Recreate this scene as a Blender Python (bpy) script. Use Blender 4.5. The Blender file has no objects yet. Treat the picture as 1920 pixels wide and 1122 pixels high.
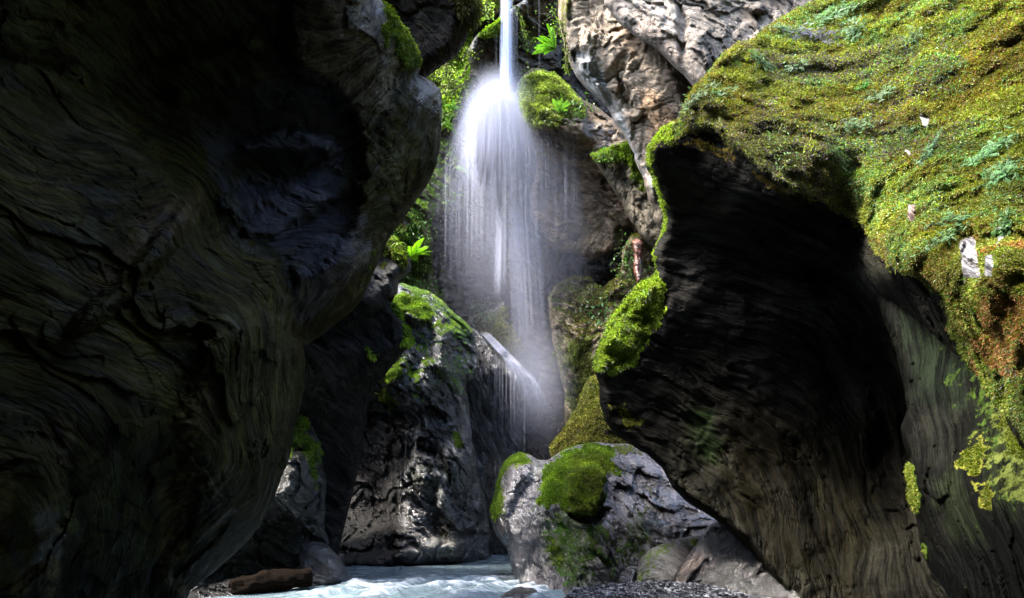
import bpy, math, random
import numpy as np
from mathutils import Vector
C = bpy.context.scene.collection
sc = bpy.context.scene
R = math.radians
random.seed(4); rng = np.random.default_rng(7)

# ------------------------------------------------------------------ camera, sky, sun, exposure
F = 1280.0; PITCH = R(16.0); CAM = np.array([0.0, 0.0, 1.5])
cd = bpy.data.cameras.new('camera'); cam = bpy.data.objects.new('camera', cd); C.objects.link(cam)
cd.sensor_width = 36.0; cd.lens = 24.0; cd.clip_start = 0.05; cd.clip_end = 2000
cam.location = CAM; cam.rotation_euler = (R(90) + PITCH, 0, 0)
sc.camera = cam
SUN = Vector((-0.457, -0.09, 0.885)).normalized()
el = math.asin(SUN.z); az = math.atan2(SUN.x, SUN.y)
w = bpy.data.worlds.new('World'); sc.world = w; w.use_nodes = True
nt = w.node_tree; bg = nt.nodes['Background']
sky = nt.nodes.new('ShaderNodeTexSky'); sky.sky_type = 'NISHITA'; sky.sun_disc = False
sky.sun_elevation = el; sky.sun_rotation = az; sky.altitude = 100; sky.air_density = 1.0; sky.dust_density = 2.5; sky.ozone_density = 1.0
nt.links.new(sky.outputs[0], bg.inputs[0]); bg.inputs[1].default_value = 0.15
sl = bpy.data.lights.new('sun', 'SUN'); sun = bpy.data.objects.new('sun', sl); C.objects.link(sun)
sl.energy = 1.25; sl.angle = R(14.0); sl.color = (1.0, 0.95, 0.86)
sun.rotation_euler = SUN.to_track_quat('Z', 'Y').to_euler(); sun.location = (-5, 10, 60)
vs = sc.view_settings; vs.view_transform = 'Standard'; vs.look = 'None'; vs.gamma = 1; vs.use_curve_mapping = False
vs.exposure = 3.5
sc.cycles.use_denoising = True
try: sc.cycles.denoiser = 'OPENIMAGEDENOISE'
except Exception: pass
sc.cycles.max_bounces = 8; sc.cycles.diffuse_bounces = 4; sc.cycles.glossy_bounces = 3
sc.cycles.transparent_max_bounces = 48; sc.cycles.volume_bounces = 1; sc.cycles.transmission_bounces = 4
sc.cycles.volume_step_rate = 2.0; sc.cycles.volume_max_steps = 64
sc.cycles.caustics_reflective = False; sc.cycles.caustics_refractive = False
sc.cycles.sample_clamp_indirect = 6.0

# ------------------------------------------------------------------ numeric helpers
cp, sp = math.cos(PITCH), math.sin(PITCH)
FW = np.array([0, cp, sp]); UP = np.array([0, -sp, cp]); RT = np.array([1.0, 0, 0])
def W(px, py, d):
    px = np.asarray(px, float); py = np.asarray(py, float); d = np.asarray(d, float)
    a = ((px - 960) / F * d)[..., None] * RT + (-(py - 561) / F * d)[..., None] * UP + d[..., None] * FW
    return CAM + a
def hsh(ix, iy, iz, s):
    h = (ix.astype(np.int64) * 374761393 + iy.astype(np.int64) * 668265263 + iz.astype(np.int64) * 2147483647 + s * 974634777) & 0xffffffff
    h = ((h ^ (h >> 13)) * 1274126177) & 0xffffffff
    h = ((h ^ (h >> 16)) * 2246822519) & 0xffffffff
    h = h ^ (h >> 15)
    return (h & 0xffffff) / float(0xffffff) * 2 - 1
def vn(P, s=0):
    P = np.asarray(P, float); fl = np.floor(P); f = P - fl; i = fl.astype(np.int64)
    u = f * f * f * (f * (f * 6 - 15) + 10); r = 0
    for a in (0, 1):
        for b in (0, 1):
            for c in (0, 1):
                wgt = (u[..., 0] if a else 1 - u[..., 0]) * (u[..., 1] if b else 1 - u[..., 1]) * (u[..., 2] if c else 1 - u[..., 2])
                r = r + wgt * hsh(i[..., 0] + a, i[..., 1] + b, i[..., 2] + c, s)
    return r
def fbm(P, o=4, s=0, g=0.5):
    r = 0; a = 1.0; t = 0
    for k in range(o):
        r = r + a * vn(P, s + k * 17); t += a; a *= g; P = P * 2.03 + 11.7
    return r / t
def ridged(P, o=4, s=0):
    r = 0; a = 1.0; t = 0
    for k in range(o):
        r = r + a * (1 - 2 * np.abs(vn(P, s + k * 13))); t += a; a *= 0.5; P = P * 2.07 + 5.3
    return r / t
def facets(P, s):        # broken, tilted plates: one random tilt for each Voronoi cell, and the gap between cells
    fl = np.floor(P).astype(np.int64); b1 = np.full(P.shape[:-1], 9.0); b2 = b1 + 1; val = np.zeros(P.shape[:-1])
    for a in (-1, 0, 1):
        for b in (-1, 0, 1):
            for c in (-1, 0, 1):
                i, j, k = fl[..., 0] + a, fl[..., 1] + b, fl[..., 2] + c
                o = np.stack([i + .5 + .45 * hsh(i, j, k, s), j + .5 + .45 * hsh(i, j, k, s + 1), k + .5 + .45 * hsh(i, j, k, s + 2)], -1); df = P - o; d = np.sqrt((df ** 2).sum(-1))
                v = df[..., 0] * hsh(i, j, k, s + 3) + df[..., 1] * hsh(i, j, k, s + 4) * 1.4 + df[..., 2] * hsh(i, j, k, s + 5) + 0.5 * hsh(i, j, k, s + 6)
                m = d < b1; b2 = np.where(m, b1, np.minimum(b2, d)); val = np.where(m, v, val); b1 = np.where(m, d, b1)
    return val, b2 - b1
def sst(x, a, b):
    t = np.clip((x - a) / (b - a), 0, 1); return t * t * (3 - 2 * t)
def sdf(px, py, poly):          # signed distance in px, + inside; also the nearest boundary point
    n = len(poly); best = np.full(px.shape, 1e18); nx = np.zeros(px.shape); ny = np.zeros(px.shape); ins = np.zeros(px.shape, bool)
    for i in range(n):
        x0, y0 = poly[i]; x1, y1 = poly[(i + 1) % n]; dx, dy = x1 - x0, y1 - y0
        t = np.clip(((px - x0) * dx + (py - y0) * dy) / (dx * dx + dy * dy + 1e-9), 0, 1)
        qx = x0 + t * dx; qy = y0 + t * dy; dd = (px - qx) ** 2 + (py - qy) ** 2
        m = dd < best; best = np.where(m, dd, best); nx = np.where(m, qx, nx); ny = np.where(m, qy, ny)
        c = ((y0 > py) != (y1 > py)); xx = x0 + (py - y0) / (y1 - y0 + 1e-12) * dx
        ins ^= c & (px < xx)
    d = np.sqrt(best); return np.where(ins, d, -d), nx, ny
def rbf(px, py, pts, c=60.0):
    pts = np.array(pts, float); X = pts[:, 0]; Y = pts[:, 1]; V = pts[:, 2]; m = V.mean()
    K = np.sqrt((X[:, None] - X) ** 2 + (Y[:, None] - Y) ** 2 + c * c)
    n = len(X); A = np.zeros((n + 1, n + 1)); A[:n, :n] = K; A[:n, n] = 1; A[n, :n] = 1
    wt = np.linalg.solve(A, np.append(V, 0)); r = np.full(px.shape, wt[n])
    for i in range(n): r = r + wt[i] * np.sqrt((px - X[i]) ** 2 + (py - Y[i]) ** 2 + c * c)
    return np.clip(r, V.min() - 1.0, V.max() + 1.0)
def rough(poly, amp, s, freq=0.03, cell=12):     # break a traced outline into an uneven one
    out = []
    n = len(poly)
    for i in range(n):
        x0, y0 = poly[i]; x1, y1 = poly[(i + 1) % n]; L = math.hypot(x1 - x0, y1 - y0)
        if L > 500: out.append((x0, y0)); continue
        k = max(1, int(L / cell))
        for j in range(k):
            t = j / k; out.append((x0 + t * (x1 - x0), y0 + t * (y1 - y0)))
    a = np.array(out); P = np.stack([a[:, 0] * freq, a[:, 1] * freq, np.full(len(a), s * 3.1)], 1)
    dx = fbm(P, 3, s) * amp * 1.6; dy = fbm(P + 50, 3, s + 5) * amp * 1.6
    return [(float(x + u), float(y + v)) for (x, y), u, v in zip(a, dx, dy)]

def newmesh(name, V, Q, mat, parent=None, smooth=True, attrs=None, tri=False):
    me = bpy.data.meshes.new(name); k = 3 if tri else 4
    V = np.asarray(V, np.float32); Q = np.asarray(Q, np.int32)
    me.vertices.add(len(V)); me.vertices.foreach_set('co', V.ravel())
    me.loops.add(Q.size); me.loops.foreach_set('vertex_index', Q.ravel())
    me.polygons.add(len(Q)); me.polygons.foreach_set('loop_start', np.arange(0, Q.size, k, dtype=np.int32))
    if smooth: me.polygons.foreach_set('use_smooth', np.ones(len(Q), bool))
    for nm, v in (attrs or {}).items():
        v = np.asarray(v, np.float32)
        if v.ndim == 1:
            a = me.attributes.new(nm, 'FLOAT', 'POINT'); a.data.foreach_set('value', v)
        else:
            a = me.attributes.new(nm, 'FLOAT_COLOR', 'POINT')
            a.data.foreach_set('color', np.concatenate([v, np.ones((len(v), 1), np.float32)], 1).ravel())
    me.update(calc_edges=True); me.validate()
    o = bpy.data.objects.new(name, me); C.objects.link(o)
    if mat: me.materials.append(mat)
    if parent: o.parent = parent
    return o
def tag(o, label=None, cat=None, group=None, kind=None):
    if label: o['label'] = label
    if cat: o['category'] = cat
    if group: o['group'] = group
    if kind: o['kind'] = kind
    return o

# ------------------------------------------------------------------ materials
class NB:
    def __init__(s, name):
        s.m = bpy.data.materials.new(name); s.m.use_nodes = True; s.t = s.m.node_tree; s.n = s.t.nodes
        s.b = s.n['Principled BSDF']; s.out = s.n['Material Output']
    def N(s, ty, **k):
        x = s.n.new(ty)
        for a, v in k.items():
            if a in x.bl_rna.properties: setattr(x, a, v)
            else: s.S(x.inputs[a.replace('_', ' ')], v)
        return x
    def S(s, i, v):
        if isinstance(v, bpy.types.NodeSocket): s.t.links.new(v, i)
        elif isinstance(v, (tuple, list)) and len(v) == 3 and i.type == 'RGBA': i.default_value = (*v, 1)
        else: i.default_value = v
    def math(s, op, a, b=0.0, c=0.0, cl=False):
        x = s.n.new('ShaderNodeMath'); x.operation = op; x.use_clamp = cl
        s.S(x.inputs[0], a); s.S(x.inputs[1], b); s.S(x.inputs[2], c); return x.outputs[0]
    def attr(s, nm, o='Fac'):
        x = s.n.new('ShaderNodeAttribute'); x.attribute_name = nm; return x.outputs[o]
    def mix(s, f, a, b, blend='MIX'):
        x = s.n.new('ShaderNodeMix'); x.data_type = 'RGBA'; x.blend_type = blend
        s.S(x.inputs[0], f); s.S(x.inputs[6], a); s.S(x.inputs[7], b); return x.outputs[2]
    def ramp(s, f, a, b, lo=0.0, hi=1.0):
        x = s.n.new('ShaderNodeMapRange'); x.interpolation_type = 'SMOOTHSTEP'
        s.S(x.inputs[0], f); s.S(x.inputs[1], a); s.S(x.inputs[2], b); s.S(x.inputs[3], lo); s.S(x.inputs[4], hi); return x.outputs[0]
    def noise(s, vec, scale, detail=4, rough=0.55, w=None, dist=0.0):
        x = s.n.new('ShaderNodeTexNoise')
        if w is not None: x.noise_dimensions = '4D'; s.S(x.inputs['W'], w)
        s.S(x.inputs['Vector'], vec); s.S(x.inputs['Scale'], scale); s.S(x.inputs['Detail'], detail); s.S(x.inputs['Roughness'], rough); s.S(x.inputs['Distortion'], dist)
        return x.outputs[0]

def rock_mat(name, wet=0.5, line=9.0, bump=0.6, vein=0.3, lowgloss=0.62, hi=0.22, spec=0.5, contrast=0.6, veincol=(0.30, 0.27, 0.2), coat=0.0, ps=1.0, gain=1.0):
    b = NB(name); geo = b.n.new('ShaderNodeNewGeometry').outputs['Position']
    pot = b.attr('pot'); base = b.attr('base', 'Color'); moss = b.attr('moss'); mcol = b.attr('mcol', 'Color')
    wl = b.math('MULTIPLY', pot, line)
    n1 = b.noise(geo, 2.6 * ps, 6, 0.62, w=b.math('MULTIPLY', wl, 0.55 / ps), dist=0.3 * ps)            # foliation that follows the rock's own layering
    n2 = b.noise(geo, 5.5 * ps, 6, 0.7, w=b.math('MULTIPLY', wl, 1.0 / ps), dist=0.2 * ps)
    n3 = b.noise(geo, 22.0, 3, 0.6)
    n4 = b.noise(geo, 0.9, 3, 0.5)
    f = b.math('ADD', b.math('MULTIPLY', n1, 0.55), b.math('MULTIPLY', n2, 0.45))
    k = b.ramp(f, 0.38, 0.62, 1.0 - contrast, 1.0 + contrast)
    k2 = b.math('MULTIPLY', k, b.ramp(n4, 0.3, 0.7, 0.65, 1.35))
    k3 = b.math('MULTIPLY', k2, b.ramp(n3, 0.25, 0.75, 0.75 * gain, 1.25 * gain))
    vm = b.n.new('ShaderNodeVectorMath'); vm.operation = 'SCALE'; b.S(vm.inputs[0], base); b.S(vm.inputs[3], k3); col = vm.outputs[0]
    vmask = b.math('MULTIPLY', b.ramp(n2, 0.57, 0.66), b.ramp(n4, 0.48, 0.66))
    col = b.mix(b.math('MULTIPLY', vmask, vein), col, veincol)
    nm = b.noise(geo, 9.0, 5, 0.7)
    mm = b.math('ADD', moss, b.math('MULTIPLY', b.math('SUBTRACT', nm, 0.5), 1.3))
    mm = b.ramp(mm, 0.42, 0.60); mm = b.math('MULTIPLY', mm, b.ramp(moss, 0.02, 0.15))
    vm2 = b.n.new('ShaderNodeVectorMath'); vm2.operation = 'SCALE'; b.S(vm2.inputs[0], mcol); b.S(vm2.inputs[3], b.ramp(nm, 0.3, 0.7, 0.55, 1.4))
    col = b.mix(mm, col, vm2.outputs[0])
    b.S(b.b.inputs['Base Color'], col)
    wn = b.noise(geo, 2.2, 4, 0.6, w=b.math('MULTIPLY', wl, 0.6))
    wt = b.math('ADD', b.attr('wet'), b.math('MULTIPLY', b.math('SUBTRACT', wn, 0.5), 1.2))
    ro = b.ramp(wt, 0.3, 0.75, lowgloss, hi)
    ro = b.math('ADD', ro, b.math('MULTIPLY', mm, 0.7), cl=True)
    b.S(b.b.inputs['Roughness'], ro)
    b.S(b.b.inputs['Specular IOR Level'], b.math('MULTIPLY', b.math('SUBTRACT', 1.0, b.math('MULTIPLY', mm, 0.8)), b.math('MULTIPLY', b.ramp(wt, 0.3, 0.8, 0.25, 1.8), spec)))
    cr = b.math('ABSOLUTE', b.math('SUBTRACT', b.noise(geo, 0.8, 4, 0.6, w=b.math('MULTIPLY', wl, 0.35)), 0.5))
    h = b.math('ADD', b.math('MULTIPLY', f, 0.16), b.math('MULTIPLY', n3, 0.02)); h = b.math('ADD', h, b.math('MULTIPLY', b.ramp(cr, 0.0, 0.03), 0.05))
    h = b.math('ADD', h, b.math('MULTIPLY', b.math('MULTIPLY', nm, mm), 0.05))
    bp = b.n.new('ShaderNodeBump'); bp.inputs['Strength'].default_value = bump; bp.inputs['Distance'].default_value = 1.0
    if coat: b.S(b.b.inputs['Coat Weight'], b.ramp(wt, 0.35, 0.8, 0.0, coat)); b.b.inputs['Coat Roughness'].default_value = 0.12; b.t.links.new(bp.outputs[0], b.b.inputs['Coat Normal'])
    b.S(bp.inputs['Height'], h); b.S(b.b.inputs['Normal'], bp.outputs[0])
    return b.m
def leaf_mat(name, trans=0.35, rough=0.5):
    b = NB(name); c = b.attr('col', 'Color'); b.S(b.b.inputs['Base Color'], c); b.b.inputs['Roughness'].default_value = rough
    b.b.inputs['Specular IOR Level'].default_value = 0.3
    tr = b.n.new('ShaderNodeBsdfTranslucent'); vm = b.n.new('ShaderNodeVectorMath'); vm.operation = 'MULTIPLY'
    b.S(vm.inputs[0], c); vm.inputs[1].default_value = (1.3, 1.6, 0.6); b.S(tr.inputs[0], vm.outputs[0])
    mx = b.n.new('ShaderNodeMixShader'); mx.inputs[0].default_value = trans
    b.t.links.new(b.b.outputs[0], mx.inputs[1]); b.t.links.new(tr.outputs[0], mx.inputs[2]); b.t.links.new(mx.outputs[0], b.out.inputs[0])
    return b.m
M_dark = rock_mat('wet_dark_schist', line=7, bump=0.7, contrast=0.85, ps=0.75, gain=1.0, vein=0.8, lowgloss=0.65, hi=0.30, spec=0.15, veincol=(0.065, 0.052, 0.013))
M_under = rock_mat('undercut_schist', line=9, bump=0.7, contrast=0.7, vein=0.3, lowgloss=0.7, hi=0.4, spec=0.2, veincol=(0.11, 0.09, 0.04))
M_wet = rock_mat('glossy_wet_schist', line=8, bump=1.0, vein=0.12, lowgloss=0.35, hi=0.12, spec=1.0, coat=0.6, veincol=(0.06, 0.055, 0.05))
M_streak = rock_mat('streaked_wet_schist', line=8, bump=0.5, contrast=0.9, vein=0.45, lowgloss=0.6, hi=0.32, spec=0.13, veincol=(0.020, 0.018, 0.008), ps=0.4, gain=0.62)
M_wetgrey = rock_mat('wet_grey_schist', line=6, bump=0.9, vein=0.2, lowgloss=0.55, hi=0.16, spec=0.9, contrast=0.5, coat=0.35)
M_grey = rock_mat('dry_grey_schist', line=5, bump=0.6, vein=0.25, lowgloss=0.8, hi=0.5, spec=0.4, contrast=0.45)
M_back = rock_mat('damp_brown_rock', line=3, bump=0.8, vein=0.10, lowgloss=0.7, hi=0.35, spec=0.4)
M_leaf = leaf_mat('fresh_leaf'); M_moss = leaf_mat('moss_leaf', 0.25, 0.8)

# ------------------------------------------------------------------ rock builder
SHADE = {}
def rock(name, label, cat, outline, ctrl, mat, step=4, base=(0.03, 0.03, 0.022), amp=0.25, freq=0.6, fol=0.08, folf=3.0, fine=0.03, dirn=(0.5, 0, 0.85), iso=None,
         ew=60, ed=1.0, thick=2.5, lobes=(), moss=(), patches=(), up=None, mcol=(0.06, 0.09, 0.012), wet=0.4, wets=(), jag=3.0, seed=1, group=None, blocky=0.0, colf=1.2, pillow=0.07, fac=0.2, fs=0.8, plain=False, bare=(), xfine=1940, crop=(-250, -250, 2170, 1350)):
    poly = rough(outline, jag, seed)
    a = np.array(poly); x0, y0 = a.min(0) - step * 2; x1, y1 = a.max(0) + step * 2
    # full resolution inside the picture, coarse outside it
    def axis(lo, hi, c0, c1):
        s = [max(lo, c0)]
        while s[-1] < min(hi, c1): s.append(s[-1] + step)
        g = step
        while s[-1] < hi: g = min(g * 1.3, 60); s.append(s[-1] + g)
        g = step; t = [s[0]]
        while t[0] > lo: g = min(g * 1.3, 60); t.insert(0, t[0] - g)
        return np.array(t[:-1] + s)
    xs = axis(x0, x1, -20, xfine); ys = axis(y0, y1, -20, 1142)
    PX, PY = np.meshgrid(xs, ys); sd, nx, ny = sdf(PX, PY, poly)
    loc = np.maximum(np.gradient(xs)[None, :], np.gradient(ys)[:, None])
    snap = (np.abs(sd) < 0.75 * loc); PX = np.where(snap, nx, PX); PY = np.where(snap, ny, PY)
    ok = (sd > -0.75 * loc); sd = np.where(snap, 0, np.maximum(sd, 0))
    D = rbf(PX, PY, ctrl); D0 = D.copy()
    for poly2, blur, am in lobes:
        s2, _, _ = sdf(PX, PY, poly2)
        P3 = np.stack([PX * 0.012, PY * 0.012, PX * 0 + seed], -1)
        D = D - am * sst(s2 + fbm(P3, 5, seed + 3, 0.6) * (blur * 0.7 + 8), -blur * 0.5, blur * 1.5)
    t = np.clip(sd / ew, 0, 1); D = D + ed * (1 - np.sqrt(1 - (1 - t) ** 2 + 1e-9))
    P = W(PX, PY, D)
    n = np.array(dirn, float); n /= np.linalg.norm(n)
    warp = fbm(P * 0.35, 3, seed + 40) * 0.8 + fbm(P * 1.3, 3, seed + 41) * 0.22
    if iso is not None: pot = rbf(PX, PY, iso, 40.0) + warp * 0.55
    else: pot = P @ n + warp
    tv = np.cross(n, [0.3, 1, 0.1]); tv /= np.linalg.norm(tv)
    Q = np.stack([P @ tv * 0.55, pot * folf, P[..., 1] * 0.55], -1)
    big = fbm(P * freq, 4, seed + 1) * amp
    fl = ridged(Q, 4, seed + 2)
    fm = sst(fbm(P * 0.9, 2, seed + 30), -0.25, 0.35)
    fo = fl * fol * (0.4 + 0.9 * fm)
    if blocky:
        q = pot * folf * 0.45 + fbm(P * 0.8, 3, seed + 7) * 1.2; fr = q - np.floor(q)
        fo = fo + blocky * (fr ** 3 * 1.0) * (0.4 + 0.9 * fm)
        v = np.abs(vn(P * 1.5 + 9, seed + 8)); fo = fo + blocky * 0.8 * np.exp(-(v / 0.05) ** 2)
    if fac:
        pf = pot if iso is None or not plain else P @ n + warp
        Qf = np.stack([P @ tv * 0.55, pf * 1.7, P[..., 1] * 0.6], -1) * fs + 0.20 * np.stack([fbm(P * 1.5, 3, seed + 31), fbm(P * 1.5, 3, seed + 32), fbm(P * 1.5, 3, seed + 33)], -1)
        v1, e1 = facets(Qf, seed + 34); v2, e2 = facets(Qf * 2.7 + 3.3, seed + 35); v3, e3 = facets(Qf * 6.5 + 1.3, seed + 36)
        wt_ = 0.35 + 0.8 * sst(fbm(P * 0.7, 2, seed + 38), -0.3, 0.4)
        fo = fo + fac * wt_ * (v1 * 0.8 + v2 * 0.40 + v3 * 0.16 + 0.12 * np.exp(-(e1 / 0.06) ** 2) + 0.05 * np.exp(-(e2 / 0.09) ** 2))
    fi = fbm(P * 7.0, 3, seed + 5) * fine + ridged(P * 2.6, 3, seed + 6) * fine * 1.2
    e = sst(sd, 0, 14) * 0.8 + 0.2
    pil = np.zeros(PX.shape)
    for poly2, blur, am2, c2 in moss:
        s2, _, _ = sdf(PX, PY, poly2); pil = np.maximum(pil, sst(s2, 0, blur * 2 + 6) * (am2 > 0.6))
    fi = fi + pil * (fbm(P * 3.2, 4, seed + 12) * pillow + np.abs(vn(P * 1.7, seed + 14)) * pillow * 0.9 + np.abs(vn(P * 6, seed + 13)) * pillow * 0.5)
    D = D + (big * sst(sd, 0, 50) + (fo + fi) * e)
    P = W(PX, PY, D)
    # normals from the grid
    gu = np.gradient(P, axis=1); gv = np.gradient(P, axis=0); nn = np.cross(gv, gu); nn /= (np.linalg.norm(nn, axis=-1, keepdims=True) + 1e-12)
    flip = (nn * (CAM - P)).sum(-1) < 0; nn[flip] *= -1
    # colours
    col = np.ones(P.shape) * np.array(base); cn = fbm(P * colf, 4, seed + 60)
    col = col * (1 + 0.45 * cn[..., None]); wetv = np.full(PX.shape, wet)
    nz = fbm(P * 1.7, 4, seed + 70) + 0.7 * fbm(P * 7, 3, seed + 71) + 0.5 * fbm(P * 24, 2, seed + 72)
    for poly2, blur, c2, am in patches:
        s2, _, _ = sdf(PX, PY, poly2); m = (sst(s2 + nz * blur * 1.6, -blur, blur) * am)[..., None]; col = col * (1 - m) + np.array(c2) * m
    for poly2, blur, v2 in wets:
        s2, _, _ = sdf(PX, PY, poly2); m = sst(s2 + nz * blur, -blur, blur); wetv = wetv * (1 - m) + v2 * m
    mo = np.zeros(PX.shape); mc = np.ones(P.shape) * np.array(mcol)
    for poly2, blur, am, c2 in moss:
        s2, _, _ = sdf(PX, PY, poly2); m = sst(s2 + nz * (blur * 1.8 + 9), -blur, blur * 1.2) * am
        mo = np.maximum(mo, m); mm = (m > 0.3)[..., None]; mc = np.where(mm, np.array(c2) * (1 + 0.5 * cn[..., None]), mc)
    if up: mo = np.maximum(mo, sst(nn[..., 2] + nz * 0.35, up[0], up[0] + 0.3) * up[1] * (PY < (up[2] if len(up) > 2 else 9999)))
    for poly2 in bare:
        s2, _, _ = sdf(PX, PY, poly2); mo = mo * (1 - sst(s2 + nz * 5, -3, 4))
    H, Wd = PX.shape; idx = np.full(PX.shape, -1); idx[ok] = np.arange(ok.sum())
    qm = ok[:-1, :-1] & ok[1:, :-1] & ok[1:, 1:] & ok[:-1, 1:] & ((sd[:-1, :-1] + sd[1:, :-1] + sd[1:, 1:] + sd[:-1, 1:]) > 0)
    Q4 = np.stack([idx[:-1, :-1][qm], idx[1:, :-1][qm], idx[1:, 1:][qm], idx[:-1, 1:][qm]], 1)
    V = P[ok]; at = dict(base=col[ok], moss=mo[ok], mcol=mc[ok], pot=pot[ok], wet=wetv[ok]); nf = len(V)
    # back half, coarser: the rock closes behind itself with real thickness
    k = 5; sel = (slice(0, None, k), slice(0, None, k)); bx, by = PX[sel], PY[sel]; bs, bnx, bny = sdf(bx, by, poly)
    lc = loc[sel] * k; sn = np.abs(bs) < lc * 0.75; bx = np.where(sn, bnx, bx); by = np.where(sn, bny, by); bok = bs > -0.75 * lc
    bs = np.where(sn, 0, np.maximum(bs, 0)); tb = np.clip(bs / (ew * 2.0), 0, 1)
    BD = rbf(bx, by, ctrl) + ed * 1.0 + thick * (1 - (1 - tb) ** 2) + 0.05
    BP = W(bx, by, BD); bi = np.full(bx.shape, -1); bi[bok] = np.arange(bok.sum()) + nf
    bq = bok[:-1, :-1] & bok[1:, :-1] & bok[1:, 1:] & bok[:-1, 1:] & ((bs[:-1, :-1] + bs[1:, :-1] + bs[1:, 1:] + bs[:-1, 1:]) > 0)
    B4 = np.stack([bi[:-1, :-1][bq], bi[:-1, 1:][bq], bi[1:, 1:][bq], bi[1:, :-1][bq]], 1); nb = int(bok.sum())
    V = np.concatenate([V, BP[bok]])
    at = dict(base=np.concatenate([at['base'], np.tile(np.array(base), (nb, 1))]), moss=np.concatenate([at['moss'], np.zeros(nb)]),
              mcol=np.concatenate([at['mcol'], np.tile(np.array(mcol), (nb, 1))]), pot=np.concatenate([at['pot'], (BP[bok] @ n)]), wet=np.concatenate([at['wet'], np.full(nb, wet)]))
    o = newmesh(name, V, np.concatenate([Q4, B4]), mat, attrs=at); tag(o, label, cat, group)
    SHADE[o.name] = dict(PX=PX, PY=PY, P=P, N=nn, mo=mo, mc=mc, q=qm, sd=sd, D=D)
    return o

def tufts(o, name, n, length, width, colfn, dens=None, thr=0.45, droop=0.5, out=0.8, seed=3, mat=None, frame=True, blades=1, curl=0.3, near=1.0, reach=1980, kind='stuff'):
    """Short blades over the mossy part of a rock, in one mesh: a part of that rock."""
    r = np.random.default_rng(seed); S = SHADE[o.name]
    m = S['mo']; cell = (m[:-1, :-1] + m[1:, :-1] + m[1:, 1:] + m[:-1, 1:]) / 4
    px = S['PX'][:-1, :-1]; py = S['PY'][:-1, :-1]
    wgt = np.where(S['q'] & (px > -60) & (px < reach) & (py > -80) & (py < 1180), np.clip((cell - thr) / 0.25, 0, 1), 0)
    wgt = wgt * np.abs((S['PX'][1:, 1:] - px) * (S['PY'][1:, 1:] - py))
    if dens is not None: wgt = wgt * dens(px, py)
    if wgt.sum() <= 0: return None
    pr = (wgt / wgt.sum()).ravel(); ci = r.choice(pr.size, n, p=pr); i, j = np.unravel_index(ci, wgt.shape)
    u = r.random(n)[:, None]; v = r.random(n)[:, None]
    def bl(A): return (A[i, j] * (1 - u) + A[i, j + 1] * u) * (1 - v) + (A[i + 1, j] * (1 - u) + A[i + 1, j + 1] * u) * v
    P = bl(S['P']); N = bl(S['N']); N /= np.linalg.norm(N, axis=1, keepdims=True)
    cl = fbm(P * 3.0, 3, seed) ; cl2 = fbm(P * 0.8, 3, seed + 9)
    dsc = np.clip(np.linalg.norm(P - CAM, axis=1) / near, 0.4, 1.3); edgef = np.clip((cell[i, j] - thr) / 0.45, 0, 1) * 0.65 + 0.35; dsc = dsc * edgef; Lh = length * dsc * (0.55 + 0.9 * r.random(n)) * (1 + 0.5 * cl)
    dirv = N * out + r.normal(0, 0.55, (n, 3)); dirv[:, 2] -= 0.0; dirv /= np.linalg.norm(dirv, axis=1, keepdims=True)
    d2 = dirv + np.array([0, 0, -1]) * droop + r.normal(0, curl, (n, 3)); d2 /= np.linalg.norm(d2, axis=1, keepdims=True)
    view = CAM - P; view /= np.linalg.norm(view, axis=1, keepdims=True)
    sdv = np.cross(dirv, view + r.normal(0, 0.5, (n, 3))); sdv /= (np.linalg.norm(sdv, axis=1, keepdims=True) + 1e-9)
    wv = (width * dsc * (0.6 + 0.8 * r.random(n)))[:, None] * sdv
    L_ = Lh[:, None]; A = P - N * length * 0.15; B = A + dirv * L_ * 0.55; T = B + d2 * L_ * 0.55
    V = np.stack([A - wv * 0.4, A + wv * 0.4, B + wv, B - wv, T + wv * 0.25, T - wv * 0.25], 1).reshape(-1, 3)
    k = np.arange(n)[:, None] * 6
    Q = np.concatenate([k + [0, 1, 2, 3], k + [3, 2, 4, 5]], 1).reshape(-1, 4)
    pxv = bl(S['PX'][..., None])[:, 0]; pyv = bl(S['PY'][..., None])[:, 0]
    col = colfn(P, cl, cl2, r, n, pxv, pyv); col = np.repeat(col, 6, axis=0)
    ob = newmesh(name, V, Q, mat or M_moss, parent=o, smooth=False, attrs=dict(col=col))
    ob['kind'] = kind
    return ob
def pick(r, n, cols, w_):
    cols = np.array(cols, float); w_ = np.stack(w_, 1); w_ = w_ / w_.sum(1, keepdims=True); cs = np.cumsum(w_, 1); x = r.random(n)[:, None]
    k = (x > cs).sum(1); c = cols[np.clip(k, 0, len(cols) - 1)]
    return c * (0.5 + 1.0 * r.random(n))[:, None]

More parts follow.
